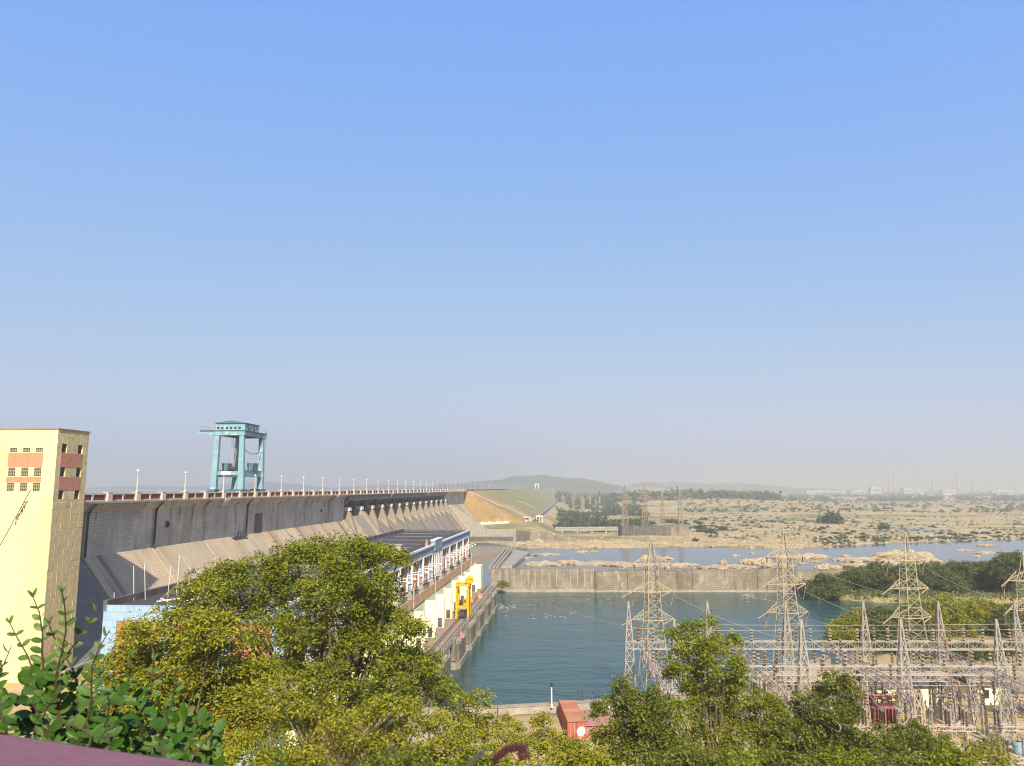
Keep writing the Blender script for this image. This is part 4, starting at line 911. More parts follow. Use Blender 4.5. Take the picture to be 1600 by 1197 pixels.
# ================================================================== GARDEN STRIP, SHEDS, BRIDGE, DARK WALL
gw = thing('garden_wall', 'pale yellow boundary wall of the garden below the embankment', 'wall')
a = atz(741,819.5,-33.6); c = atz(822,816,-33.6); d_ = atz(832,812,-33.6)
b = MB()
for p, q in ((a,c),(c,d_)):
    v = (q-p).normalized(); nrm = Vector((-v.y,v.x,0))*.4
    b.add([p-nrm-Vector((0,0,2)),p+nrm-Vector((0,0,2)),q+nrm-Vector((0,0,2)),q-nrm-Vector((0,0,2)),p-nrm+Vector((0,0,1.5)),p+nrm+Vector((0,0,1.5)),q+nrm+Vector((0,0,1.5)),q-nrm+Vector((0,0,1.5))], [(0,3,2,1),(4,5,6,7),(0,1,5,4),(1,2,6,5),(2,3,7,6),(3,0,4,7)])
b.build('wall', m_phyel, gw)
b = MB()
for k in range(8): p = a.lerp(c, k/7); b.box(p.x-.7,p.x+.7,p.y-.7,p.y+.7,-35,-31.4)
b.build('post', m_phyel, gw)
def shed(name, label, px, py, Y, W, Dp, Hh, mw, mr, over=.6):
    p = at(px, py, Y); t = thing(name, label, 'building', (p.x, p.y, p.z), -DA)
    b = MB()
    for x in np.linspace(-W/2+.3, W/2-.3, max(3,int(W/4))): b.box(x-.25,x+.25,-Dp/2,-Dp/2+.5,-3,Hh)
    b.build('column', mw, t)
    MB().box(-W/2, W/2, Dp/2-.4, Dp/2, -3, Hh).build('back_wall', mw, t)
    MB().add([(-W/2-over,-Dp/2-over,Hh),(W/2+over,-Dp/2-over,Hh),(W/2+over,Dp/2+over,Hh+.5),(-W/2-over,Dp/2+over,Hh+.5),(-W/2-over,-Dp/2-over,Hh+.6),(W/2+over,-Dp/2-over,Hh+.6),(W/2+over,Dp/2+over,Hh+1.1),(-W/2-over,Dp/2+over,Hh+1.1)], [(0,3,2,1),(4,5,6,7),(0,1,5,4),(1,2,6,5),(2,3,7,6),(3,0,4,7)]).build('roof', mr, t)
    return t
shed('shed', 'long low shed with a white roof at the left end of the garden', 747, 817, 770, 13, 5, 3.2, m_white, m_white)
shed('pavilion', 'long cream open pavilion at the right end of the garden', 813, 815, 812, 20, 7, 3.8, m_phyel, m_cream)
shed('gate_pavilion', 'small yellow pavilion where the toe road meets the garden', 843, 815, 812, 6, 6, 5.0, m_phyel, m_phyel)
bg_ = thing('footbridge', 'pale concrete footbridge on slim piers beyond the rocks', 'bridge')
p0 = at(868, 827, 735); p1 = at(972, 826.5, 722)
b = MB(); b.bar(p0-Vector((0,0,.5)), p1-Vector((0,0,.5)), 1.8); b.build('deck', m_conc, bg_)
b = MB(); rail(b, [p0+Vector((0,-.9,.4)), p1+Vector((0,-.9,.4))], 1.5, .22, 2.0)
for k in range(24): q = p0.lerp(p1,k/24); q2 = p0.lerp(p1,(k+1)/24); b.bar(q+Vector((0,-.9,.4)), q2+Vector((0,-.9,1.9)), .2)
b.build('railing', m_white, bg_)
for f in (.1,.33,.55,.76,.97): q = p0.lerp(p1,f); MB().box(q.x-.7,q.x+.7,q.y-1.5,q.y+1.5,-46,q.z-1).build('pier', m_conc, bg_)
dk = thing('dark_weir_wall', 'dark stained ruined wall standing by the river below the rusty pylons', 'wall')
q0 = atz(971,838,-42.6); q1 = atz(1077,838,-42.6); xx = q0.x; W_ = (q1.x-q0.x)/6
for k in range(6): MB().box(xx, xx+W_-.15, q0.y+random.uniform(0,.3), q0.y+5, -47, (-33.9 if k < 4 else -34.1)+random.uniform(-.3,.3)).build('wall_bay', m_concd if k < 4 else m_wallst, dk); xx += W_
MB().box(q0.x-2, q0.x, q0.y-2, q0.y+5.5, -47, -33.2).build('end_buttress', m_dark, dk)
# ================================================================== LATTICE STEEL
def lattice(b, levels, wl=.125, wd=.062, closed=True):   # levels: (z, half width x, half width y)
    cs = lambda l: [Vector((sx*l[1], sy*l[2], l[0])) for sx, sy in ((-1,-1),(1,-1),(1,1),(-1,1))]
    for i in range(len(levels)-1):
        A, B = cs(levels[i]), cs(levels[i+1])
        for k in range(4):
            b.bar(A[k], B[k], wl); k2 = (k+1) % 4
            b.bar(A[k], B[k2], wd); b.bar(A[k2], B[k], wd)
            if closed: b.bar(B[k], B[k2], wd)
def beam(b, p, q, h=1.3, w=1.0, n=8, wl=.11, wd=.06):
    p, q = Vector(p), Vector(q); d = (q-p).normalized(); s_ = Vector((-d.y, d.x, 0)).normalized()*w/2; up = Vector((0,0,h))
    for o_ in (s_, -s_): b.bar(p+o_, q+o_, wl); b.bar(p+o_+up, q+o_+up, wl)
    for k in range(n):
        a, c = p.lerp(q, k/n), p.lerp(q, (k+1)/n)
        for o_ in (s_, -s_):
            b.bar(a+o_ + (up if k % 2 else Vector()), c+o_ + (Vector() if k % 2 else up), wd); b.bar(c+o_, c+o_+up, wd)
        b.bar(a+s_+up, c-s_+up, wd); b.bar(a+s_, c-s_, wd)
def disc_string(b, p, q, n=9, r=.17):
    p, q = Vector(p), Vector(q); d = (q-p); L_ = d.length; pts = []; rs = []
    for k in range(n):
        for f, rr in ((.1,.06),(.35,r),(.65,r*.75),(.9,.06)): pts.append(p + d*((k+f)/n)); rs.append(rr)
    b.tube(pts, rs, 6)
def post_stack(b, c, h, r=.26, n=4):
    pr = []
    for k in range(n):
        z = h*k/n; dz = h/n
        pr += [(r*.45, z), (r*.5, z+dz*.3), (r, z+dz*.42), (r*1.05, z+dz*.62), (r*.55, z+dz*.8)]
    b.lathe(pr, c, 8)
PH = 29.0
def make_pylon(base, label, arms=(23.7,18.5,13.3), mat=None, rz=0.0, scale=1.0, group=None, strings=True):
    t = thing('pylon', label, 'pylon', base, rz, group); t.scale = (scale,)*3
    mat = mat or m_pyl; aw = arms[-1]
    lv = [(0,2.6,2.6),(3.6,2.25,2.25),(6.6,1.98,1.98),(9.2,1.76,1.76),(11.4,1.58,1.58),(aw,1.42,1.42),(15.2,1.3,1.3),(16.9,1.2,1.2),(arms[1],1.12,1.12),(20.3,1.05,1.05),(22,1.0,1.0),(arms[0],.95,.95),(25.4,.55,.55),(PH,.03,.03)]
    b = MB(); lattice(b, lv); b.build('tower_body', mat, t)
    for z, sp in zip(arms, (3.7,3.9,4.1)):
        hw = float(np.interp(z, [l[0] for l in lv], [l[1] for l in lv]))
        b = MB()
        for sg in (-1, 1):
            tip = Vector((sg*sp, 0, z+.1))
            for sy in (-1, 1):
                b.bar((sg*hw, sy*hw, z), tip, .12); b.bar((sg*hw, sy*hw*.9, z+1.7), tip, .09)
                for f in (.3,.6): a = Vector((sg*hw, sy*hw, z)).lerp(tip, f); c = Vector((sg*hw, sy*hw*.9, z+1.7)).lerp(tip, f); b.bar(a, c, .06); b.bar(a, Vector((sg*hw, sy*hw*.9, z+1.7)).lerp(tip, f-.28), .055)
            for f in (.3,.6): b.bar(Vector((sg*hw, -hw, z)).lerp(tip, f), Vector((sg*hw, hw, z)).lerp(tip, f), .09)
        b.bar((-hw,-hw,z),(hw,-hw,z),.16); b.bar((-hw,hw,z),(hw,hw,z),.16)
        o = b.build('cross_arm', mat, t)
        if strings:
            for sg in (-1, 1):
                b = MB(); disc_string(b, (sg*sp,0,z), (sg*sp-2.6, -1.6, z-.75), 10, .15); disc_string(b, (sg*sp,0,z), (sg*sp+1.1, 2.2, z-1.3), 10, .15)
                b.tube([(sg*sp-2.6,-1.6,z-.75),(sg*sp-1.4,-.6,z-2.6),(sg*sp,1.0,z-3.0),(sg*sp+1.1,2.2,z-1.3)], .04, 4)
                b.build('insulator_string', m_insw, o)
    return t
GZ_ = -38.2
pyl = []
for (px, Y, lb, sc_) in ((1023,152,'cream lattice pylon at the left of the switchyard, beside the tall tree', 1.0), (1236,157,'cream lattice pylon in the middle of the switchyard, bare water behind it', 1.04), (1431,152,'cream lattice pylon with bank trees behind it, third from the left', 1.03), (1617,146,'cream lattice pylon cut by the right edge of the view', 1.0)):
    p = at(px, 1075, Y); pyl.append(make_pylon((p.x, Y, GZ_), lb, rz=R(8), scale=sc_))
pyl[3].location.z = GZ_ - 2.5
# far rusty towers
def far_pylon(px, ytop, ybase, z, label, mat, group, wd=.34):
    p = atz(px, ybase, z); top = at(px, ytop, p.y); H_ = top.z - p.z
    t = thing('far_pylon', label, 'pylon', (p.x, p.y, p.z-1), R(random.uniform(-10,20)), group)
    b = MB(); q = H_/48
    lattice(b, [(0,3.6*q,3.6*q),(H_*.32,2.3*q,2.3*q),(H_*.62,1.4*q,1.4*q),(H_*.86,1.0*q,1.0*q),(H_+1,.1,.1)], wd*1.2, wd*.55); b.build('tower_body', mat, t)
    for f in (.62,.74,.86):
        b = MB()
        for sg in (-1,1): b.bar((sg*1.3*q,0,H_*f),(sg*7.5*q,0,H_*f+.5),wd); b.bar((sg*1.3*q,0,H_*f+3*q),(sg*7.5*q,0,H_*f+.5),wd*.8)
        b.bar((-1.5*q,0,H_*f),(1.5*q,0,H_*f),wd); b.build('cross_arm', mat, t)
    return t
for px, yt, yb_, lb in ((977,756,834,'tallest rusty lattice pylon, leftmost of the four behind the dark ruined wall'),(1009,757,836,'tall rusty lattice pylon, second of the four behind the dark ruined wall'),(1036,768,832,'rusty lattice pylon, third of the four behind the dark ruined wall'),(1064,768,832,'rusty lattice pylon, rightmost of the four behind the dark ruined wall')):
    far_pylon(px, yt, yb_, -42.5, lb, m_farp, 'rusty pylons behind the dark wall', .30)
for kk, (px, yt, yb_) in enumerate(((880,772,795),(896,771,797),(909,772,796),(912,778,797),(922,774,791),(931,779,793),(937,775,790))):
    far_pylon(px, yt, yb_, -41, 'small rusty pylon in the scrub beyond the embankment toe, %s from the left' % ORD[kk], m_farp, 'small pylons in the scrub', .5)
for kk, (px, yt, yb_) in enumerate(sorted(((1086,765,784),(1097,767,783),(1106,766,780),(1155,757,777),(1173,760,777),(1020,770,784),(1297,763,779),(1316,765,781),(1380,758,777),(1386,754,777),(1453,745,779),(1458,748,778),(1520,752,776),(1589,752,778),(1432,762,778)))):
    far_pylon(px, yt, yb_, -42, 'faint pale pylon far off in the haze, %s from the left' % ORD[kk], m_galv, 'faint pylons in the haze', .8)

# ================================================================== SWITCHYARD
colA = MB(); lattice(colA, [(0,1.15,1.15),(2.8,1.0,1.0),(5.4,.86,.86),(8.0,.74,.74),(10.2,.66,.66),(11.4,.62,.62),(13.4,.46,.46),(15.4,.28,.28),(18.2,.06,.06)], .15, .085)
me_col = colA.mesh('lattice_shaft', m_gan); me_colp = colA.mesh('lattice_shaft', m_galv)
ft = MB(); ft.box(-1.5,1.5,-1.5,1.5,-.4,.25); me_ft = ft.mesh('footing', m_conc)
rowA = [at(px, 1000, 141).x for px in (983,1107,1230,1352,1470,1590)]
rowB = [25.0, 44.5, 59.8, 74.5, 90.0]; rowC = [40.5, 55.5, 72.5, 88]
names = ['first','second','third','fourth','fifth','sixth']
ZB = -28.2
for i, x in enumerate(rowA):
    t = thing('gantry_column', 'pale lattice gantry mast with pointed top, %s from the left in the back row' % names[i], 'gantry', (x,141,GZ_), -DA, 'back row gantry masts'); link('lattice_shaft', me_col, t); link('footing', me_ft, t)
for i, x in enumerate(rowB):
    t = thing('gantry_column', 'grey lattice gantry mast with pointed top, %s from the left in the front row' % names[i], 'gantry', (x,122,GZ_), -DA, 'front row gantry masts'); link('lattice_shaft', me_colp, t); link('footing', me_ft, t)
def stack(t, c, h, brown, name='insulator'):
    b = MB(); post_stack(b, c, h); o = b.build(name, m_ins, t)
    b = MB(); n_ = 4
    for k in range(n_): b.lathe([(.10,h*(k+.42)/n_),(.30,h*(k+.50)/n_),(.30,h*(k+.72)/n_),(.12,h*(k+.92)/n_)], c, 8)
    b.build('highlight_ring', m_insw if not brown else m_insb, o)  # paler rings paint the sun highlights on the glossy brown discs
m_insb = M('tan_highlight', (.30,.20,.12), (.22,.14,.08), sc=2, rough=.3, spec=.5)
def beam_thing(p, q, mat, label, n, ins=()):
    t = thing('gantry_beam', label, 'gantry', p, 0, 'lattice gantry beams'); d = Vector(q)-Vector(p)
    b = MB(); beam(b, (0,0,0), d, n=n); b.build('truss', mat, t)
    for (f, up, h, mt) in ins:
        c = d*f; stack(t, (c.x, c.y, 1.3 if up else -h), h, mt is m_ins)
    return t
pairsA = [(0,1),(1,2),(2,3),(3,4),(4,5)]
lbl = ['left','second','middle','fourth','right']
for k, (i, j) in enumerate(pairsA):
    beam_thing((rowA[i],141,ZB), (rowA[j],141,ZB), m_gan, 'back lattice beam between the %s and %s back row masts' % (names[i], names[j]), 9, [(.12,True,2.4,m_ins),(.30,True,2.3,m_insw),(.34,False,2.4,m_ins),(.55,True,2.2,m_insw),(.62,False,2.6,m_insw),(.86,False,2.4,m_ins),(.9,True,2.2,m_insw)])
beam_thing((rowA[5],141,ZB), (rowA[5]+14,140,ZB), m_gan, 'back lattice beam running out of view on the right', 9)
for k in range(len(rowB)-1):
    beam_thing((rowB[k],122,ZB+.0), (rowB[k+1],122,ZB+.0), m_gan, 'front lattice beam between the %s and %s front row masts' % (names[k], names[k+1]), 10, [(.2,True,2.4,m_insw),(.42,True,2.4,m_insw),(.5,False,2.4,m_ins),(.7,True,2.3,m_ins),(.8,False,2.4,m_insw)])
for k, x in enumerate((22.8, 38.6, 55.2, 72.8, 89.5)):
    beam_thing((x,139.5,ZB-.1), (x-1.6,107.5,ZB-.1), m_ganp, 'pinkish lattice beam running towards the viewer, %s from the left' % names[k], 16, [(.2,True,2.0,m_ins),(.32,False,2.2,m_insw),(.45,True,2.2,m_insw),(.62,False,2.2,m_ins),(.8,True,2.2,m_ins),(.92,False,2.2,m_insw)])
    t = thing('gantry_column', 'pinkish lattice mast under the near end of the %s running beam' % names[k], 'gantry', (x-1.6,106.4,GZ_), -DA, 'near gantry masts'); 
    b = MB(); lattice(b, [(0,1.0,1.0),(3,.85,.85),(6,.7,.7),(8.6,.6,.6),(11.3,.5,.5)], .14, .085); b.build('lattice_shaft', m_ganp, t)
for k in range(3):
    xa_ = (41, 57.5, 75)[k]; beam_thing((xa_,131,-31.2), (xa_+15,131,-31.2), m_ganp, 'low pinkish lattice beam in the middle of the yard, %s from the left' % names[k], 12, [(.15,True,2.2,m_ins),(.4,True,2.2,m_insw),(.65,True,2.2,m_ins),(.9,True,2.2,m_insw)])
    for q in (0, 15):
        b = MB(); lattice(b, [(0,.5,.5),(2.3,.45,.45),(4.6,.4,.4),(7,.4,.4)], .12, .07); t = thing('beam_support', 'short lattice post under the %s low pinkish beam, %s end' % (names[k], 'right' if q else 'left'), 'gantry', (xa_+q,131,GZ_), -DA, 'posts of the low beams'); b.build('lattice_shaft', m_ganp, t)
# beam end platform at the left gantry, strain strings over the yard
for k, (y_, z_, x0) in enumerate(((141,-24.6,rowA[0]+.6),(140,-26.2,rowA[0]+1.6),(131,-27.6,rowA[0]+9),(130,-27.2,rowA[1]-7))):
    b = MB(); disc_string(b, (x0,y_,z_), (x0+4.2,y_+.2,z_-.3), 16, .16); b.tube([(x0+4.2,y_+.2,z_-.3),(x0+9,y_,z_-.9),(x0+14,y_,z_-.3)], .04, 4)
    tag(b.build('strain_string', m_insw), 'pale strain insulator string strung level beside the first pylon, %s from the top' % ORD[k], 'insulator', 'strain strings at the left gantry')
# isolator rows on low supports
def iso_row(Y, x0, x1, n, idx, mat, label, z0=-34.4):
    for k in range(n):
        x = x0 + (x1-x0)*k/(n-1); lb = label % names[min(k,5)]
        t = thing('isolator', lb, 'isolator', (x, Y, GZ_), -DA, 'isolators on low steel supports')
        b = MB()
        for sx in (-2.4, 2.4): b.bar((sx,-.4,0),(sx,-.4,3.6),.2); b.bar((sx,.4,0),(sx,.4,3.6),.2); b.bar((sx,-.4,.3),(sx,.4,3.4),.1)
        beam(b, (-3.6,0,3.5), (3.6,0,3.5), .6, .8, 8, .14, .09); b.build('support', mat, t)
        for q in (-2.4,0,2.4):
            for sy in (-.5,.5):
                b = MB(); post_stack(b, (q,sy,4.15), 2.1, .17, 7); b.build('post_insulator', m_ins if (k+int(q)) % 3 else m_insw, t)
            b = MB(); b.bar((q,-1.2,6.35),(q,1.3,6.5),.12); b.box(q-.2,q+.2,-.7,-.3,6.2,6.5); b.box(q-.2,q+.2,.3,.7,6.2,6.5); b.build('contact_blade', m_galv, t)
iso_row(134, 38, 98, 6, 0, m_ganp, 'dark post isolator on a low frame, %s from the left in the rear isolator row')
iso_row(117, 44, 92, 6, 0, m_ganp, 'dark post isolator on a pink frame, %s from the left in the front isolator row')
iso_row(104, 52, 86, 4, 0, m_ganp, 'dark post isolator on a pink frame, %s from the left in the nearest isolator row')
# breakers: squat grey units with insulators, columns of dark poles
for k, (x, y_) in enumerate(((62,127),(70,127.5),(78,127),(86,128),(66,111.5),(77,112))):
    t = thing('circuit_breaker', 'squat grey circuit breaker with brown insulators, %s of the switchyard breakers from the left' % names[k], 'breaker', (x,y_,GZ_), -DA, 'switchyard breakers')
    MB().box(-1.2,1.2,-.7,.7,.6,1.9).build('tank', m_galv, t)
    b = MB()
    for q in (-1,1): b.box(q-.15,q+.15,-.6,.6,0,.6)
    b.build('leg', m_galv, t)
    for q in (-.8,0,.8): b = MB(); post_stack(b, (q,0,1.9), 2.2, .2, 7); b.build('bushing', m_ins, t)
# transformers
def transformer(x, y_, mat, label, W=5.2, fins=9):
    t = thing('transformer', label, 'transformer', (x,y_,GZ_), -DA, 'power transformers'); t.scale = (.95,.8,.72)
    MB().box(-W/2,W/2,-1.5,1.5,.5,4.2).build('tank', mat, t)
    for k in range(fins): q = -W/2+.3+k*(W-.6)/(fins-1); MB().box(q-.09,q+.09,-2.3,-1.5,.8,3.9).build('radiator_fin', mat, t)
    b = MB(); b.add([(s*2.0, .55*math.cos(a)+.6, 5.6+.55*math.sin(a)) for s in (-1,1) for a in [k*math.pi/6 for k in range(12)]], [tuple(range(12)),tuple(range(12,24))]+[(k,(k+1)%12,(k+1)%12+12,k+12) for k in range(12)]); b.bar((-1.5,.6,4.2),(-1.5,.6,5.2),.2); b.bar((1.5,.6,4.2),(1.5,.6,5.2),.2); b.build('conservator', mat, t)
    for q in (-1.6,0,1.6): b = MB(); post_stack(b, (q,-.6,4.2), 2.2, .22, 6); b.build('bushing', m_ins, t)
    MB().box(-W/2-.4,W/2+.4,-2.2,1.8,-.3,.5).build('plinth', m_conc, t)
p = atz(1338, 1131, GZ_); transformer(p.x, p.y, m_transf, 'red finned transformer at the left, half behind the tree')
p = atz(1378, 1131, GZ_); transformer(p.x, p.y, m_transf, 'red finned transformer beside the yellow one')
p = atz(1418, 1128, GZ_); transformer(p.x, p.y, m_transy, 'yellow finned transformer in the switchyard')
# yard buildings
def hut(name, label, px, py, Y, W, Dp, Hh, mw, mr, rz=0.1):
    p = at(px, py, Y); t = thing(name, label, 'building', (p.x, Y, GZ_), rz)
    wins = [(-W/2+1.2+k*3.0, -W/2+2.4+k*3.0) for k in range(int((W-1.5)/3.0))]
    b = MB(); b.holed((-W/2,-Dp/2,-.3), (1,0,0), (0,0,1), (0,-1,0), W, Hh+.3, [(a+W/2, c+W/2, 1.4, 2.9) for a, c in wins], .2)
    b.add([(W/2,-Dp/2,-.3),(W/2,Dp/2,-.3),(W/2,Dp/2,Hh),(W/2,-Dp/2,Hh)], [(0,1,2,3)]); b.add([(-W/2,-Dp/2,-.3),(-W/2,Dp/2,-.3),(-W/2,Dp/2,Hh),(-W/2,-Dp/2,Hh)], [(0,1,2,3)]); b.add([(-W/2,Dp/2,-.3),(W/2,Dp/2,-.3),(W/2,Dp/2,Hh),(-W/2,Dp/2,Hh)], [(0,1,2,3)])
    b.build('wall', mw, t)
    for a, c in wins: o = MB().box(a,c,-Dp/2+.1,-Dp/2+.16,1.1,2.6).build('window', m_glass, t); MB().box(a-.1,c+.1,-Dp/2-.12,-Dp/2,.98,1.1).build('sill', m_white, o)
    b = MB(); e = .7; b.add([(-W/2-e,-Dp/2-e,Hh),(W/2+e,-Dp/2-e,Hh),(W/2+e,0,Hh+2.2),(-W/2-e,0,Hh+2.2),(W/2+e,Dp/2+e,Hh),(-W/2-e,Dp/2+e,Hh)], [(0,1,2,3),(3,2,4,5),(0,3,5),(1,4,2),(0,5,4,1)]); b.build('roof', mr, t)
m_droof = M('dark_asbestos_roof', (.16,.14,.125), (.11,.10,.09), sc=.5, brick=(0, 50, .3, (.07,.06,.06), .4))
hut('control_hut', 'cream control hut with a dark sloping roof behind the third pylon', 1402, 1085, 146, 13, 8, 3.4, m_phyel, m_droof)
hut('relay_hut', 'small cream hut with a dark roof near the right edge of the switchyard', 1532, 1075, 146, 6, 6, 3.4, m_phyel, m_droof)
# wires
def wire(p, q, sag, label, group, r=.035):
    p, q = Vector(p), Vector(q); pts = [p.lerp(q, f) + Vector((0,0,-4*sag*f*(1-f))) for f in [k/14 for k in range(15)]]
    tag(MB().tube(pts, r, 4).build('overhead_wire', m_wire), label, 'wire', group)
for kk, (z_, y_) in enumerate(((-24.0,141.0),(-24.9,140.6),(-28.9,133),(-29.2,127),(-24.5,122.2),(-29.6,122))):
    wire((rowA[1]-6 if y_ > 135 else 40, y_, z_), (rowA[5]+8, y_-.5, z_+.3), .25, 'level busbar wire strung across the switchyard, %s counting from the back' % ORD[kk], 'busbar wires in the switchyard', .032)
for k, z_ in enumerate((24.0,18.5,13.3)):
    p = pyl[0].location + Vector((-6.3,-1.6,z_-.9)); 
    for dy in (0, 3.0):
        q = D(67.2, 240+dy*12+k*14, -24.5); wire(p+Vector((7.6 if dy else 0, 0, 0)), q, 2.2, 'overhead wire crossing the water from the first pylon to the power house', 'wires from the pylon to the power house', .03)
for i in range(3):
    for z_ in (23.2,18.0,12.8):
        a = pyl[i].location + Vector((4.8, 2.2, z_-.6)); c = Vector((rowA[min(5,i*2+2)], 141, -20.4 if z_ > 20 else -26.6)); wire(a, c, .8, 'thin dropper wire from a pylon arm down to the gantry masts', 'dropper wires in the switchyard', .025)
for i in range(4):
    a = pyl[i].location + Vector((0,0,28.9)); 
rw = random.Random(31)
for k in range(26):
    x = rw.uniform(38, 96); y0 = rw.choice((141,131,122)); z0 = -26.9 if y0 != 131 else -29.8; x2 = x + rw.uniform(-5,5); y2 = y0 - rw.uniform(3,8)
    wire((x,y0,z0), (x2,y2,rw.uniform(-33.5,-31.5)), -.5, 'thin jumper wire dropping from a beam to the equipment below', 'jumper wires in the switchyard', .03)
for k, x in enumerate((47,53,59.5,66,71,79,84.5,91)):
    for j, y_ in enumerate((136,125)):
        t = thing('bus_support', 'slim pale post with a brown insulator, %s along the %s bus support row' % ((names+['seventh','eighth'])[k], 'rear' if j == 0 else 'front'), 'post', (x+j*2.2,y_,GZ_), -DA, 'bus supports in the switchyard')
        b = MB(); lattice(b, [(0,.32,.32),(1.6,.3,.3),(3.2,.28,.28),(4.8,.25,.25)], .09, .055); b.build('lattice_post', m_gan, t); stack(t, (0,0,4.8), 1.9, k % 2 == 0)
# shield wires between pylon tops
for i in range(3):
    a = pyl[i].location + Vector((0,0,PH*pyl[i].scale.z-.1)); c = pyl[i+1].location + Vector((0,0,PH*pyl[i+1].scale.z-.1)); wire(a, c, .9, 'thin shield wire between two neighbouring pylon tops', 'shield wires between pylons', .02)

# ---- near bank wall, lamps, container
bk_ = thing('bank_wall', 'low weathered concrete wall along the near bank of the tailrace', 'wall')
pts = [(-19,134.6),(-2.5,136.8),(8,138.8),(19,141.9),(34,149),(50,158.4),(70,176.4)]
for i in range(len(pts)-1):
    (x0,y0),(x1,y1) = pts[i], pts[i+1]; b = MB(); v = Vector((x1-x0,y1-y0,0)).normalized(); nr = Vector((-v.y,v.x,0))*.5
    P_ = [Vector((x0,y0,0))-nr+v*.06, Vector((x1,y1,0))-nr-v*.06, Vector((x1,y1,0))+nr-v*.06, Vector((x0,y0,0))+nr+v*.06]
    b.extz([(p_.x,p_.y) for p_ in P_], -47, -36.9+random.uniform(-.06,.06)); o = b.build('wall_section', m_conc, bk_)
    b = MB(); c_ = [p_ for p_ in P_]; b.extz([(x0-nr.x*1.3+v.x*.04,y0-nr.y*1.3+v.y*.04),(x1-nr.x*1.3-v.x*.04,y1-nr.y*1.3-v.y*.04),(x1+nr.x*1.3-v.x*.04,y1+nr.y*1.3-v.y*.04),(x0+nr.x*1.3+v.x*.04,y0+nr.y*1.3+v.y*.04)], -36.95+.06, -36.7); b.build('coping', m_pier, o)
for px, yb_, yt in ((862,1104,1068),(712,1094,1072)):
    p = atz(px, yb_, -37.0); q = at(px, yt, p.y); h_ = q.z - p.z
    t = thing('bank_lamp', 'white lamp post on the bank wall beside the red container' if px > 800 else 'short white lamp post at the bank corner behind the bushes', 'lamp post', (p.x, p.y, -37.2))
    MB().lathe([(.22,0),(.2,.5),(.13,.6),(.11,h_-.4)], (0,0,0), 8).build('pole', m_white, t); MB().lathe([(.1,h_-.4),(.24,h_-.2),(.24,h_+.1),(.08,h_+.3)], (0,0,0), 8).build('lamp_head', m_dark if px > 800 else m_white, t)
def container(label, p, rz, L_, W_, H_, ms, mr, cat='container'):
    t = thing('shipping_container', label, cat, p, rz)
    def corr(x0,y0,x1,y1,nseg):   # corrugated wall
        b = MB(); v = Vector((x1-x0,y1-y0,0)); l = v.length; v.normalize(); n_ = Vector((v.y,-v.x,0)); pr = []
        for k in range(nseg):
            a = l*k/nseg; s_ = l/nseg
            pr += [(a,0),(a+s_*.3,0),(a+s_*.5,-.05),(a+s_*.8,-.05)]
        pr.append((l,0)); vs = []
        for a, d in pr: q = Vector((x0,y0,0))+v*a+n_*d; vs += [(q.x,q.y,.12),(q.x,q.y,H_-.08)]
        return b.add(vs, [(2*i,2*i+2,2*i+3,2*i+1) for i in range(len(pr)-1)])
    corr(-W_/2,L_/2,-W_/2,-L_/2,int(L_/.32)).build('side_wall', ms, t); corr(W_/2,-L_/2,W_/2,L_/2,int(L_/.32)).build('side_wall', ms, t)
    corr(W_/2,L_/2,-W_/2,L_/2,8).build('back_wall', ms, t)
    for s_ in (-1,1):
        o = MB().box(min(0.02*s_,s_*W_/2-.06*s_), max(0.02*s_,s_*W_/2-.06*s_), -L_/2, -L_/2+.06, .14, H_-.1).build('door', ms, t)
        b = MB()
        for q in (.25,.75): x = s_*W_/2*q; b.bar((x,-L_/2-.05,.15),(x,-L_/2-.05,H_-.12),.05)
        b.build('lock_bar', m_galv, o)
    b = MB()
    for x in (-W_/2,W_/2):
        for y_ in (-L_/2,L_/2): b.box(x-.08,x+.08,y_-.08,y_+.08,0,H_)
        b.box(x-.07,x+.07,-L_/2+.08,L_/2-.08,0,.14); b.box(x-.07,x+.07,-L_/2+.08,L_/2-.08,H_-.1,H_-.005)
    b.build('frame', ms, t)
    b = MB(); nr_ = int(L_/.35)
    vs = []; fs = []
    for k in range(nr_+1):
        y_ = -L_/2+L_*k/nr_; z_ = H_ + (.03 if k % 2 else 0); vs += [(-W_/2,y_,z_),(W_/2,y_,z_)]
    fs = [(2*k,2*k+1,2*k+3,2*k+2) for k in range(nr_)]; b.add(vs, fs); b.build('roof', mr, t)
    return t
pf_ = atz(904, 1160, -38.0); pb_ = atz(884, 1112, -38.0)
mid = (pf_+pb_)/2; rzc = math.atan2(-(pb_.x-pf_.x), pb_.y-pf_.y)
container('long red rusty roofed shipping container by the water', (mid.x, mid.y, float(ground_h(mid.x, mid.y))-.1), rzc, 12.2, 2.7, 2.9, m_cont, m_contr)
sh = atz(926, 1140, -37.6); t = thing('site_cabin', 'low pink roofed cabin beside the red shipping container', 'cabin', (sh.x+.2, sh.y+1, float(ground_h(sh.x, sh.y))-.1), rzc)
MB().box(-2.2,2.2,-3,3,0,2.2).build('wall', m_pink, t); MB().add([(-2.6,-3.4,2.2),(2.6,-3.4,2.2),(2.6,3.4,2.6),(-2.6,3.4,2.6),(-2.6,-3.4,2.32),(2.6,-3.4,2.32),(2.6,3.4,2.72),(-2.6,3.4,2.72)], [(0,3,2,1),(4,5,6,7),(0,1,5,4),(1,2,6,5),(2,3,7,6),(3,0,4,7)]).build('roof', m_pink, t)
o = MB().box(-.5,.5,-3.06,-3.0,.1,1.9).build('door', m_cont, t); MB().box(.3,.4,-3.12,-3.06,.9,1.1).build('handle', m_galv, o)
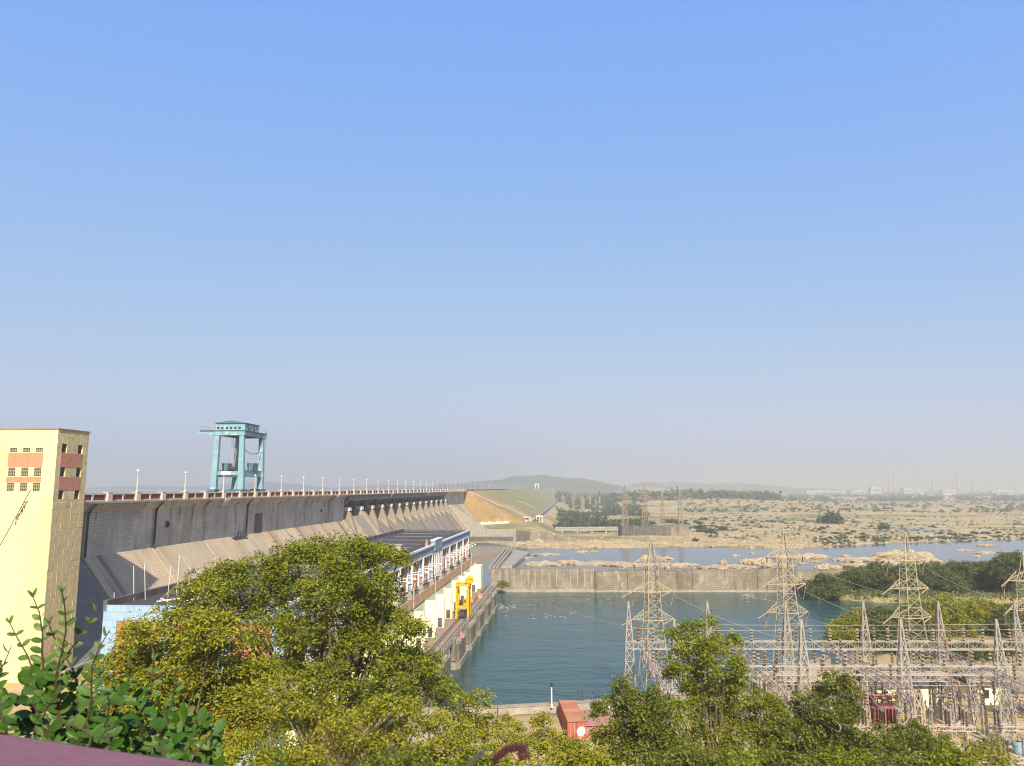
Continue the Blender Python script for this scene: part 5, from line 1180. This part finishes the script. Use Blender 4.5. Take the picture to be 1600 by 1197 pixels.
dsh = atz(906, 1163, -38.0); t = thing('satellite_dish', 'white dish on a post in front of the red container', 'dish', (dsh.x, dsh.y-1.2, float(ground_h(dsh.x, dsh.y-1.2))), R(20))
MB().tube([(0,0,0),(0,0,2.7)], .08, 8).build('mast', m_white, t)
b = MB(); 
prof_d = [(0.02,0),(.3,.04),(.55,.12),(.72,.22)]; vs = []
for r_, h_ in prof_d:
    for k in range(16): a = k*math.pi/8; vs.append((r_*math.cos(a), -h_*1.0-.05, 2.9+r_*math.sin(a)))
b.add(vs, [(i*16+k, i*16+(k+1)%16, (i+1)*16+(k+1)%16, (i+1)*16+k) for i in range(3) for k in range(16)]); b.build('reflector', m_white, t); MB().bar((0,-.1,2.4),(0,-.8,2.8),.04).bar((0,-.8,2.8),(0,-.8,2.95),.1).build('feed_arm', m_galv, t)
t = thing('white_railing', 'small white railing on the ground right of the dish', 'railing', (dsh.x+.6, dsh.y-1, float(ground_h(dsh.x+1.5, dsh.y-1))), .2)
b = MB(); rail(b, [(0,0,0),(2.4,0,0),(2.4,2.0,0)], 1.2, .06, .4); b.build('rails', m_white, t); MB().box(0.2,2.0,.4,1.6,0,.7).build('base_unit', m_white, t)
p = atz(907, 1107, -38); t = thing('ladder_frame', 'dark steel ladder frame standing behind the pink cabin', 'ladder', (p.x, p.y, -38.2))
b = MB(); b.bar((-.4,0,0),(-.4,0,3.4),.09); b.bar((.4,0,0),(.4,0,3.4),.09)
b.build('stile', m_steel, t); b = MB()
for k in range(7): b.bar((-.4,0,.4+k*.46),(.4,0,.4+k*.46),.07)
b.build('rung', m_steel, t)
for k, (px, py) in enumerate(((1570,1168),(1235,1131),(1258,1133))):
    pass
p = atz(1592, 1172, -37.6); t = thing('blue_tank', 'blue water tank near the lower right corner', 'tank', (p.x, p.y, float(ground_h(p.x, p.y))))
MB().lathe([(.75,0),(.8,.3),(.75,.6),(.8,.9),(.75,1.2),(.8,1.35),(.65,1.5),(.3,1.65)], (0,0,0), 14).build('shell', m_blue, t, True); MB().lathe([(.32,1.65),(.32,1.75)], (0,0,0), 10).build('lid', m_steel, t)
# ================================================================== TREES
def leaf_quads(C, size, asp=.36, droop=.25, spread=1.0, n=1, rg=rng, upb=.9):
    N = len(C)
    d = rg.normal(size=(N,3)); d[:,2] = d[:,2]*.6 - droop; d /= np.linalg.norm(d, axis=1)[:,None]
    u = rg.normal(size=(N,3))*.8; u[:,2] += upb
    w_ = np.cross(u, d); w_ /= np.linalg.norm(w_, axis=1)[:,None] + 1e-9
    nr = np.cross(d, w_)
    L_ = size*(.45+1.0*rg.random((N,1))); W_ = L_*asp
    mid_ = C + d*L_*.45 + nr*L_*.08
    return np.stack([C, mid_ + w_*W_/2, C + d*L_, mid_ - w_*W_/2], 1)
def crown_points(lobes, dens, sig, per, rg, up=-.45):
    P = []; tips = []
    for (c, r) in lobes:
        r = np.array(r if isinstance(r, (tuple, list)) else (r, r, r*.8)); n = max(6, int(dens * (r[0]*r[2]+r[0]*r[1]+r[1]*r[2])))
        d = rg.normal(size=(n*2,3)); d /= np.linalg.norm(d, axis=1)[:,None]; d = d[d[:,2] > up][:n]
        rad = .55 + .55*rg.random((len(d),1)) ; q = np.array(c) + d*rad*r
        tips.append(q)
        sg_ = sig*(.6+.8*rg.random((len(q),1,1))); off = rg.normal(size=(len(q), per, 3)); off[:,:,2] = .55*off[:,:,2] - .18*(off[:,:,0]**2+off[:,:,1]**2)
        P.append((q[:,None,:] + off*sg_).reshape(-1,3))
    P = np.concatenate(P); P[:,2] -= 0; return P, tips
def tree(name, label, base, lobes, mat, dens=4.0, sig=.34, per=16, leaf=.24, asp=.36, trunk=.35, group=None, seed=0, cat='tree', fork=.45, twigs=5, up=-.45):
    rg = np.random.default_rng(100+seed); rr = random.Random(seed)
    t = thing(name, label, cat, base, 0, group); B = Vector(base)
    L2 = [((Vector(c)-B), r) for c, r in lobes]
    P, tips = crown_points([(tuple(c), r) for c, r in L2], dens*.50, sig*1.15, int(per*5.4), rg, up)
    fast_quads('crown', leaf_quads(P, leaf*1.02, asp*1.15, rg=rg), mat, t)
    b = MB(); top = sum((c for c, r in L2), Vector())/len(L2); fk = Vector((top.x*.35, top.y*.35, max(.4, top.z*fork)))
    b.tube([(0,0,-.6), fk*.5+Vector((rr.uniform(-.2,.2),rr.uniform(-.2,.2),0)), fk], [trunk*1.25, trunk, trunk*.8], 8); b.build('trunk', m_bark, t)
    b = MB()
    for (c, r), tp in zip(L2, tips):
        m1 = fk.lerp(c, .5) + Vector((rr.uniform(-.5,.5), rr.uniform(-.5,.5), rr.uniform(.0,.6)))*min(1, trunk*2.5)
        b.tube([fk, m1, c], [trunk*.5, trunk*.32, trunk*.16], 5)
        for k in range(min(twigs, len(tp))): q = Vector(tp[rr.randrange(len(tp))]); b.tube([c, c.lerp(q,.5)+Vector((0,0,.15)), q], [trunk*.15, trunk*.1, trunk*.05], 4)
    b.build('branches', m_bark, t)
    return t
def lob(L_, Y, dj=2.5, rk=1.0, seed=0):
    rr = random.Random(seed); out = []
    for e in L_:
        px, py, r = e[:3]; y_ = Y + (e[3] if len(e) > 3 else rr.uniform(-dj, dj)); rad = r*y_/1200*rk
        out.append((tuple(at(px, py, y_)), (rad, rad*.95, rad*.72)))
    return out
def gbase(px, Y, dz=0): x = at(px, 1100, Y).x; return (x, Y, float(ground_h(x, Y))+dz)
main = [(556,868,44),(508,872,46),(594,875,32),(622,873,13),(462,872,34),(404,900,44),(356,902,36),(440,935,50),(515,925,56),(560,915,46),(590,915,32),(545,968,54),(590,966,44),(636,988,34),(658,1032,34),(377,960,42),(455,990,48),(492,1020,44),(582,1030,50),(632,1042,44),(515,1066,40),(562,1070,44),(668,1074,38),(330,915,26),(420,1040,34),(700,1080,18),(610,1095,40),(455,1060,36),(480,1095,36),(540,1110,34),(415,990,36),(560,1010,44)]
tree('large_tree', 'large olive green spreading tree in front of the power house', gbase(520, 62), lob(main, 62, 3.5, 1.05, 1), m_leafA, dens=4.4, sig=.36, per=22, leaf=.26, trunk=.42, seed=1, twigs=6)
t2 = [(318,925,26),(291,962,36),(331,985,40),(232,985,28),(262,1005,34),(212,1030,34),(330,1020,40),(278,1055,46),(392,1045,34),(346,1082,44),(190,1050,34),(230,1085,46),(392,1105,40),(300,1110,48),(180,1110,40),(250,1140,50),(345,1145,46),(420,1130,30),(140,1150,36),(190,1170,44),(300,1180,46),(380,1180,40)]
tree('yellow_green_tree', 'yellow green feathery tree before the blue end wall, left of the large tree', gbase(290, 52), lob(t2, 52, 3, 1.12, 2), m_leafB, dens=6.0, sig=.36, per=24, leaf=.27, asp=.34, trunk=.3, seed=2)
t3 = [(440,1105,36),(485,1112,34),(415,1150,36),(430,1075,28),(515,1125,36),(560,1140,40),(610,1112,38),(655,1125,38),(622,1165,42),(685,1140,36),(515,1172,40),(576,1185,42),(460,1135,30),(465,1180,36),(690,1180,38),(735,1170,30),(650,1195,36)]
tree('low_bushy_tree', 'bright yellow green bushy tree at the foot of the large tree', gbase(575, 46, .0), lob(t3, 46, 2.5, 1.05, 3), m_leafB, dens=5.0, sig=.28, per=22, leaf=.21, asp=.32, trunk=.22, seed=3)
t4 = [(746,1098,20),(704,1092,22),(722,1122,26),(762,1136,26),(792,1132,18),(735,1150,26)]
tree('bank_bush', 'yellow green bush beside the bank wall, left of the bare ground patch', gbase(735, 68), lob(t4, 68, 2, 1.05, 4), m_leafB, dens=5.0, sig=.30, per=18, leaf=.24, trunk=.2, seed=4, cat='bush')
t5 = [(850,1134,20),(822,1150,26),(866,1162,28),(892,1172,26),(918,1184,26),(790,1160,22),(840,1182,30),(790,1190,22),(880,1195,26)]
tree('bank_bush', 'bright green bush in front of the red shipping container', gbase(860, 60), lob(t5, 60, 2, 1.05, 5), m_leafB, dens=5.0, sig=.28, per=18, leaf=.23, trunk=.2, seed=5, cat='bush')
t6 = [(1101,972,14),(1068,992,26),(1118,1006,30),(1090,1034,38),(1134,1038,28),(1072,1058,32),(1150,1068,28),(1106,1080,36),(1060,1108,30),(1119,1124,36),(1090,1010,26),(1155,1100,30),(1110,1165,40),(1163,1152,36)]
tree('tall_slender_tree', 'tall slender tree rising in front of the first pylon gantry', gbase(1112, 74), lob(t6, 74, 2, 1.05, 6), m_leafA, dens=4.2, sig=.34, per=20, leaf=.26, asp=.4, trunk=.28, seed=6)
t7 = [(976,1082,26),(1014,1096,28),(958,1112,28),(1000,1128,34),(968,1150,34),(1032,1152,34),(990,1182,40),(1050,1185,40),(940,1190,30),(1020,1120,26)]
tree('dark_bushy_tree', 'dark green dense tree at the foot of the slender tree', gbase(1000, 66), lob(t7, 66, 2, 1.08, 7), m_leafC, dens=5.4, sig=.30, per=22, leaf=.24, asp=.42, trunk=.24, seed=7)
t8 = [(1311,1066,20),(1290,1082,24),(1328,1082,18),(1262,1092,22),(1298,1112,30),(1322,1110,22),(1268,1126,30),(1246,1150,32),(1300,1150,36),(1330,1162,28),(1280,1185,40),(1335,1190,32)]
tree('round_headed_tree', 'dark green tree with reddish new leaves before the switchyard', gbase(1290, 70), lob(t8, 70, 2, 1.05, 8), m_leafC, dens=5.0, sig=.30, per=22, leaf=.24, asp=.42, trunk=.25, seed=8)
t9 = [(1206,1108,24),(1190,1096,20),(1220,1130,26),(1195,1135,26),(1225,1165,32),(1185,1180,34),(1235,1190,30)]
tree('small_leafy_tree', 'light green small tree between the slender tree and the round headed tree', gbase(1208, 72), lob(t9, 72, 2, 1.05, 9), m_leafA, dens=4.8, sig=.30, per=20, leaf=.24, trunk=.2, seed=9)
t10 = [(1429,1146,24),(1400,1150,26),(1456,1162,26),(1380,1172,30),(1430,1180,34),(1475,1186,26),(1365,1190,26)]
tree('dense_low_tree', 'dense olive low tree in front of the red transformers', gbase(1425, 66), lob(t10, 66, 2, 1.08, 10), m_leafC, dens=5.4, sig=.28, per=22, leaf=.22, asp=.42, trunk=.22, seed=10)
t11 = [(1508,1172,20),(1547,1168,20),(1528,1186,24),(1490,1190,20),(1570,1192,18)]
tree('sparse_bush', 'sparse yellow green bush at the lower right edge', gbase(1525, 50), lob(t11, 50, 1.5, 1.0, 11), m_leafB, dens=4.0, sig=.28, per=14, leaf=.2, trunk=.12, seed=11, cat='bush')
und = [(455,1195,44,'left of the maroon plume, under the large tree'),(620,1205,44,'right under the low bushy tree'),(740,1200,40,'below the bare ground patch'),(905,1205,40,'below the white dish'),(1075,1200,40,'at the foot of the slender tree'),(1150,1200,40,'right of the slender tree trunk'),(1225,1205,38,'below the light green small tree'),(1320,1205,40,'below the round headed tree'),(1400,1205,38,'below the dense low tree'),(1480,1200,34,'between the dense low tree and the sparse bush')]
for k, (px, py, r, lb) in enumerate(und):
    L_ = [(px+dx*r, py+dy*r, r*.62) for dx, dy in ((-.9,.1),(-.4,-.3),(.1,-.1),(.5,-.35),(.9,.05),(-.2,.5),(.5,.5))]
    tree('slope_bush', 'green bush at the bottom edge, '+lb, gbase(px, 42), lob(L_, 42, 1.5, 1.0, 70+k), (m_leafB, m_leafC, m_leafA)[k % 3] if px < 930 else (m_leafC, m_leafA)[k % 2], dens=5.0, sig=.26, per=20, leaf=.2, asp=.38, trunk=.1, seed=70+k, cat='bush', group='bushes along the bottom edge')
# trees on the near bank and opposite bank, right side
def bank_tree(px, py, r, Y, lb, k, mat=m_leafD, h=None, leaf=.55):
    rr = random.Random(k); L_ = [(px + rr.uniform(-.8,.8)*r, py + rr.uniform(-.28,.5)*r, r*rr.uniform(.42,.62)) for _ in range(9)] + [(px, py-.3*r, r*.5)]
    tree('bank_tree', lb, gbase(px, Y), lob(L_, Y, r*Y/1200*.6, 1.0, k), mat, dens=2.2, sig=.55, per=16, leaf=leaf, asp=.42, trunk=.28, seed=20+k, group='trees on the river banks', twigs=3, up=-.75)
row = [(1290,912,26,306,'low grey green thicket where the training wall ends'),(1330,903,28,318,'dark rounded tree just right of the training wall end'),(1372,897,34,322,'broad green tree on the far bank left of the third pylon'),(1418,905,34,318,'green tree on the far bank directly behind the third pylon'),(1462,900,32,322,'green tree on the far bank right of the third pylon'),(1500,898,34,320,'bushy green tree on the far bank midway to the right edge'),(1545,900,34,322,'dark green tree on the far bank near the fourth pylon'),(1590,885,38,312,'tall green tree on the far bank at the right edge')]
for k, (px, py, r, Y, lb) in enumerate(row): bank_tree(px, py, r, Y, lb, k)
row = [(1590,975,46,210,'olive tree on the near bank at the right edge, behind the fourth pylon'),(1345,978,42,206,'yellow green willowy tree on the near bank left of the fourth mast'),(1400,975,44,204,'olive tree on the near bank behind the third pylon legs'),(1465,962,50,212,'broad yellow green tree on the near bank right of the third pylon'),(1528,966,50,214,'rounded yellow tinted tree on the near bank before the right edge'),(1375,1015,30,186,'low olive tree behind the back gantry row'),(1450,1020,34,184,'low dark tree behind the switchyard huts'),(1510,1022,34,182,'low green tree behind the small cream hut'),(1580,1020,36,186,'low green tree behind the right end of the gantry')]
for k, (px, py, r, Y, lb) in enumerate(row): bank_tree(px, py, r, Y, lb, 10+k, m_leafB if k in (1,3,4) else m_leafD, leaf=.45)
# vegetation on the training wall end
bank_tree(1268, 917, 16, 324, 'low green scrub at the foot of the training wall', 30)
tree('deck_bush', 'small green bush growing at the far end of the tailrace deck', tuple(at(784,922,322)), [(tuple(at(784+dx,912+dy,322)), 1.1) for dx,dy in ((-5,2),(0,-3),(6,1),(2,4))], m_leafA, dens=4, sig=.4, per=14, leaf=.5, trunk=.1, seed=60, cat='bush')

# ---- shrubs on the plain: one by one, sharing meshes
SHR = []
for k in range(6):
    rg = np.random.default_rng(300+k); n_ = 260
    d = rg.normal(size=(n_,3)); d /= np.linalg.norm(d,axis=1)[:,None]; d[:,2] = np.abs(d[:,2])*.95-.05
    lump = 1 + .35*np.sin(d[:,:1]*4+k)*np.cos(d[:,1:2]*5+2*k)
    P = d*(.55+.45*rg.random((n_,1)))*lump*np.array([1,1,.85])
    SHR.append(fast_quads('shrub', leaf_quads(P, .42, .6, .0, rg=rg), m_leafE, False))
placed = 0; rr = random.Random(5)
def shrub(px, py, wpx, lb='dark green shrub dotted on the sandy plain beyond the river', gp='shrubs on the plain'):
    p = atz(px, py, -42.3); z = float(ground_h(p.x, p.y)); o = link('shrub', rr.choice(SHR), None, (p.x, p.y, z-.2), rr.uniform(0,6)); s_ = wpx*p.y/1200/2
    o.scale = (s_, s_*rr.uniform(.8,1.2), s_*rr.uniform(.75,1.1)); tag(o, lb, 'shrub', gp)
placed = 0
while placed < 250:
    py = 783 + 66*rr.random()**.8; px = rr.uniform(1070, 1640)
    if float(vnoise(np.array(px/70), np.array(py/9), 4)) < .38 + .25*rr.random(): continue
    if px < 1300 and py > 838 - rr.random()*8: continue
    shrub(px, py, rr.uniform(3, 9) * (.45 + (py-780)/90)); placed += 1
shrub(1087, 845, 13, 'round dark bush on the rocky shore right of the dark ruined wall'); shrub(1381, 826, 20, 'largest lone round tree on the sandy plain'); shrub(1285, 826, 9); shrub(1300, 818, 40); shrub(1110, 833, 18); shrub(1130, 828, 14)
for k in range(24): shrub(rr.uniform(895,1100), rr.uniform(816,832), rr.uniform(9,17), 'green bush in the scrub behind the footbridge and dark wall', 'bushes behind the footbridge')
for k in range(12): shrub(772 + k*4.6 + rr.uniform(-1,1), 815.5, 5, 'small garden bush behind the yellow garden wall, %s from the left' % ORD[k], 'garden bushes')
# ---- far woods: one mass
def wood(name, label, n_, fx, fy, size, seed):
    rg = np.random.default_rng(seed); Ps = []; r2 = random.Random(seed); c = 0; tries = 0
    while c < n_ and tries < n_*30:
        tries += 1; px = r2.uniform(*fx); py = r2.uniform(*fy); p = atz(px, py, -41.5)
        if p.y > 9000 or float(vnoise(np.array(px/26), np.array(py/3.2), seed)) < .36: continue
        z = float(ground_h(p.x, p.y)); s_ = size*r2.uniform(.5,1.3)*(1 + p.y/9000); m_ = 34
        d = rg.normal(size=(m_,3)); d /= np.linalg.norm(d,axis=1)[:,None]; d[:,2] = np.abs(d[:,2])
        C = np.array([p.x,p.y,z]) + d*np.array([s_,s_,s_*1.05])*(.5+.5*rg.random((m_,1)))
        Ps.append(leaf_quads(C, s_*.62, .62, .0, rg=rg)); c += 1
    o = fast_quads(name, np.concatenate(Ps), m_leafE); o['kind'] = 'stuff'; o['label'] = label; o['category'] = 'wood'
wood('scrub_wood', 'dense green scrub wood between the embankment toe and the rusty pylons', 700, (872,1010), (786,829), 5.0, 51)
wood('ridge_wood', 'dark wooded belt along the low ridge behind the pylons', 900, (868,1215), (769.5,790), 11.5, 52)
wood('plain_wood', 'dark hazy tree belts far across the plain', 1000, (1120,1660), (769.3,783), 7.5, 53)
wood('shore_scrub', 'green reeds and low scrub along the far shore at the right', 420, (1270,1640), (838,851), 1.5, 57)
wood('dry_scrub', 'dull low scrub dotting the sandy plain', 650, (1075,1660), (797,842), 1.4, 58)
wood('plain_scrub', 'low dull scrub scattered over the far plain', 700, (1060,1660), (781,800), 3.2, 54)
# low scrub on the opposite bank
rg = np.random.default_rng(77); Ps = []
for k in range(11000):
    x = rg.uniform(112, 330); y = rg.uniform(293, 400); z = float(ground_h(x, y))
    if z < -42.9: continue
    s_ = rg.uniform(.4, 1.3); m_ = 8; C = np.array([x,y,z]) + rg.normal(size=(m_,3))*np.array([s_,s_,s_*.35]) + np.array([0,0,s_*.3]); Ps.append(leaf_quads(C, s_*.9, .5, -.2, rg=rg))
o = fast_quads('bank_scrub', np.concatenate(Ps), m_leafD); o['kind'] = 'stuff'; o['label'] = 'low green scrub covering the opposite bank under the trees'; o['category'] = 'scrub'
# ---- factory on the horizon
m_fac = M('factory_white', (.55,.53,.51), (.42,.41,.40), sc=.02)
for px, yt, r_, lb in ((1398.5,737,7,'tallest slim chimney of the hazy factory'),(1391.5,744,6,'shorter slim chimney left of the tallest factory chimney'),(1498,739,9,'single hazy chimney right of the factory')):
    p = at(px, 768, 4600); q = at(px, yt, 4600)
    o = MB().lathe([(r_,-46),(r_*.75,(q.z-46)/2),(r_*.55,q.z-6),(r_*.7,q.z-5),(r_*.7,q.z)], (0,0,0), 12).build('chimney', m_fac, None, True); o.location = (p.x,p.y,0); tag(o, lb, 'chimney')
for k, (px, wpx, hpx, lb) in enumerate(((1368,14,9,'stepped pale factory block left of the chimneys'),(1382,22,4,'long low pale factory shed below the chimneys'),(1345,30,3,'long flat pale shed at the left of the hazy factory'),(1418,12,7,'pale factory block right of the tallest chimney'),(1433,20,4,'low pale shed right of the factory blocks'),(1486,26,4,'low pale works below the single chimney'),(1575,50,3,'long pale shed on the horizon at the far right'),(1290,60,2.5,'thin pale line of sheds on the horizon left of the factory'))):
    p = at(px, 764, 4650+k*20); s_ = p.y/1200; t = thing('factory_building', lb, 'factory', (p.x,p.y,-44)); W_ = wpx*s_; H_ = (hpx+4.2)*s_
    MB().box(-W_/2,W_/2,0,40,0,H_).build('hall', m_fac, t); MB().box(-W_*.3,W_*.1,5,30,H_,H_*1.12).build('roof_block', m_fac, t)
    b = MB(); b.box(-W_*.45,W_*.45,-.6,0,H_*.55,H_*.66); b.build('window_strip', m_gate, t)

# ================================================================== NEAR PARAPET, BUSH AND PLUMES
a = atz(-500, 1062, -.42); q0 = atz(0, 1150, -.42); q1 = atz(330, 1199, -.42)
dv_ = (q1-q0); dv_.z = 0; dv_.normalize(); nv = Vector((dv_.y, -dv_.x, 0))   # towards the camera
if nv.y > 0: nv = -nv
b = MB(); s0 = q0 - dv_*2.2; s1 = q0 + dv_*3.4
P_ = [s0, s1, s1+nv*.24, s0+nv*.24]; b.extz([(p_.x,p_.y) for p_ in P_], -2.2, -.44)
o = thing('terrace_parapet', 'plum pink painted parapet right in front of the viewer', 'parapet'); b.build('wall', m_plum, o)
cbv = []
for off, z_ in ((-.02,-.46),(-.02,-.425),(-.005,-.42),(.245,-.42),(.26,-.425),(.26,-.46)): cbv.append((off, z_))
vs = []
for e in (s0, s1):
    for off, z_ in cbv: vs.append((e.x+nv.x*off, e.y+nv.y*off, z_))
n6 = len(cbv); MB().add(vs, [(i,(i+1)%n6,(i+1)%n6+n6,i+n6) for i in range(n6)]+[tuple(range(n6)),tuple(range(n6,2*n6))]).build('coping', m_plum, o)

# oval leaf mesh with a centre crease and side veins
def leaf_mesh(name, mat, L_=1.0, W_=.58, cup=.12):
    n = 9; vs = []; fs = []
    for i in range(n):
        f = i/(n-1); w_ = W_/2*math.sin(math.pi*min(1,max(0,.06+.90*f)))**.62; z = -.16*(f-.35)**2
        for j, g in enumerate((-1,-.5,0,.5,1)): vs.append((g*w_, f*L_, z + cup*abs(g)*w_*1.2 - (.012 if abs(g) == .5 else 0)*1))
    for i in range(n-1):
        for j in range(4): fs.append((i*5+j, i*5+j+1, (i+1)*5+j+1, (i+1)*5+j))
    return MB().add(vs, fs).mesh(name, mat, True)
LM = [leaf_mesh('leaf', m_leafV, 1, .58, .14), leaf_mesh('leaf', m_leafV, 1, .50, .28), leaf_mesh('leaf', m_leafV, 1, .62, .05)]
LY = [leaf_mesh('young_leaf', m_leafY, 1, .34, .4), leaf_mesh('young_leaf', m_leafY, 1, .4, .3)]
LYg = [leaf_mesh('leaf', m_leafY, 1, .55, .2)]
bush = thing('oval_leaf_bush', 'dark green bush with large oval leaves just beyond the pink parapet', 'bush', (-1.35, 2.3, -1.9))
BO = Vector((-1.35, 2.3, -1.9)); rr = random.Random(12)
stems = [((45,925),2.1,(75,1190)),((100,918),2.0,(95,1195)),((18,965),2.2,(60,1200)),((78,968),2.2,(110,1200)),((168,985),2.0,(120,1200)),((10,1010),1.9,(20,1210)),((150,945),2.1,(100,1190)),
         ((205,1018),2.2,(150,1210)),((245,1022),2.4,(170,1210)),((290,1045),2.4,(210,1215)),((305,1085),2.3,(225,1215)),((345,1135),2.2,(260,1220)),((335,1160),2.2,(270,1225)),((0,1080),1.8,(-10,1220)),((260,1100),2.1,(190,1215)),((55,1090),1.7,(60,1230)),((215,1090),2.0,(150,1230)),((110,1060),1.85,(100,1230)),((160,1085),1.9,(130,1230)),((300,1140),2.0,(240,1230)),((20,1130),1.6,(10,1230)),((90,1120),1.7,(80,1230)),((190,1130),1.8,(170,1230)),((250,1150),1.9,(215,1230)),((130,1130),1.75,(115,1230)),((430,1168),2.4,(420,1240))]
SB = MB(); nl = 0; mass = MB()
LSRC = [[(tuple(v.co), None) for v in m_.vertices] for m_ in LM]; LFAC = [[tuple(p_.vertices) for p_ in m_.polygons] for m_ in LM]
def leaf_matrix(dirv):
    d = dirv.normalized(); up = (Vector((rr.uniform(-.6,.6), -1.0+rr.uniform(-.7,.6), .7+rr.uniform(-.6,.5)))).normalized()
    x = d.cross(up)
    if x.length < .05: x = d.cross(Vector((0,0,1)))
    x.normalize(); z = x.cross(d); return Matrix((x, d, z)).transposed()
def put_leaf(pos, dirv, size, young=False):
    global nl
    m = leaf_matrix(dirv)
    if nl >= 290 and not young:
        k = rr.randrange(3); mass.add([(m @ Vector(v[0]))*size + (pos-BO) for v in LSRC[k]], LFAC[k]); return
    o = link('young_leaf' if young else 'leaf', rr.choice(LY) if young else (rr.choice(LM) if rr.random() < .88 else LYg[0]), bush, pos - BO)
    o.rotation_euler = m.to_euler(); o.scale = (size,)*3; nl += (0 if young else 1)
for si, (tp, Y, bs_) in enumerate(stems):
    top = at(tp[0], tp[1], Y); bot = at(bs_[0], bs_[1], Y+rr.uniform(-.1,.15)); bend = Vector((rr.uniform(-.05,.05), rr.uniform(-.05,.05), .0)); root = Vector((bot.x*.9, bot.y, -1.9))
    curve = [bot.lerp(top, f) + bend*math.sin(math.pi*f) + Vector((.012*math.sin(9*f+si),0,0)) for f in [k/8 for k in range(9)]]
    SB.tube([q-BO for q in [root]+curve], [.006,.0050,.0046,.0042,.0037,.0032,.0027,.0022,.0017,.0012], 6)
    ln = (top-bot).length; nn = max(4, int(ln/.029)); ax = (top-bot).normalized()
    for k in range(nn):
        f = (k+.5)/nn; i_ = min(7, int(f*8)); p = curve[i_].lerp(curve[i_+1], f*8-i_)
        side = ax.cross(Vector((rr.uniform(-.5,.5), 1, rr.uniform(-.5,.5)))).normalized() * (1 if k % 2 else -1)
        for sg in ((1,-1) if rr.random() < .75 else (1,)):
            dv2 = side*sg + ax*rr.uniform(.3,1.0) + Vector((0, rr.uniform(-.6,.4), 0)); sz = (.041 - .026*max(0, f-.4)/.6) * rr.uniform(.75,1.2)
            if f > .90: put_leaf(p, ax*1.2+side*sg*.6, .020*rr.uniform(.8,1.4), True)
            else: put_leaf(p, dv2, sz)
SB.build('stems', m_stem, bush)
# inner leaf mass lower down
for k in range(330):
    px = rr.uniform(-40, 345); lo_ = np.interp(px, [-40,60,180,300,360], [1050,1045,1075,1120,1165]); py = rr.uniform(lo_, 1260); p = at(px, py, rr.uniform(1.95,2.6)); q = rr.randrange(3); m = leaf_matrix(Vector((rr.gauss(0,1), rr.gauss(0,.6), rr.gauss(.3,.8))))
    mass.add([(m @ Vector(v[0]))*rr.uniform(.036,.052) + (p-BO) for v in LSRC[q]] if False else [(m @ Vector(v[0]))*.045 + (p-BO) for v in LSRC[q]], LFAC[q])
o = mass.build('inner_leaves', m_leafN, bush, True); o['kind'] = 'stuff'
# fountain grass plumes
def plume(label, pts, r, mat, m2):
    t = thing('grass_plume', label, 'grass plume', tuple(pts[0])); B = Vector(pts[0]); P = [Vector(p)-B for p in pts]; 
    fine = []
    for i in range(len(P)-1):
        for k in range(10): fine.append(P[i].lerp(P[i+1], k/10))
    fine.append(P[-1]); MB().tube(fine, .0016, 5).build('stalk', m2, t)
    b = MB(); n = len(fine)
    for i, p in enumerate(fine):
        if i < n*.22: continue
        d = (fine[min(i+1,n-1)]-fine[max(i-1,0)]).normalized()
        for k in range(26):
            v = Vector((rr.gauss(0,1),rr.gauss(0,1),rr.gauss(0,1))); v = (v - d*v.dot(d)).normalized()*r*rr.uniform(.6,1.15) + d*r*.9; b.bar(p, p+v, .0022, .0007)
    b.build('bristles', mat, t)
Yp = 1.7
plume('curled maroon fuzzy grass plume at the bottom edge', [at(755,1290,Yp),at(768,1210,Yp),at(775,1185,Yp),at(790,1172,Yp),at(806,1167,Yp),at(817,1170,Yp),at(820,1177,Yp),at(815,1180,Yp)], .0085, m_plume, m_plume)
plume('faint grey straight grass plume left of the maroon one', [at(718,1260,1.75),at(732,1200,1.75),at(742,1186,1.75),at(752,1177,1.75)], .006, m_plumeg, m_plumeg)
# ================================================================== HAZE
hb = MB().box(-17500, 17500, -200, 17500, -62, 280); hz = hb.build('haze', None); hz['kind'] = 'stuff'; hz['label'] = 'thin pale haze in the air over the whole valley'; hz['category'] = 'haze'
hm = bpy.data.materials.new('haze_air'); hm.use_nodes = True; n = hm.node_tree.nodes; n.clear()
vo = n.new('ShaderNodeVolumePrincipled'); vo.inputs['Color'].default_value = (.64,.67,.65,1); vo.inputs['Density'].default_value = .00026; vo.inputs['Anisotropy'].default_value = .1
ou = n.new('ShaderNodeOutputMaterial'); hm.node_tree.links.new(vo.outputs[0], ou.inputs['Volume']); hz.data.materials.append(hm)
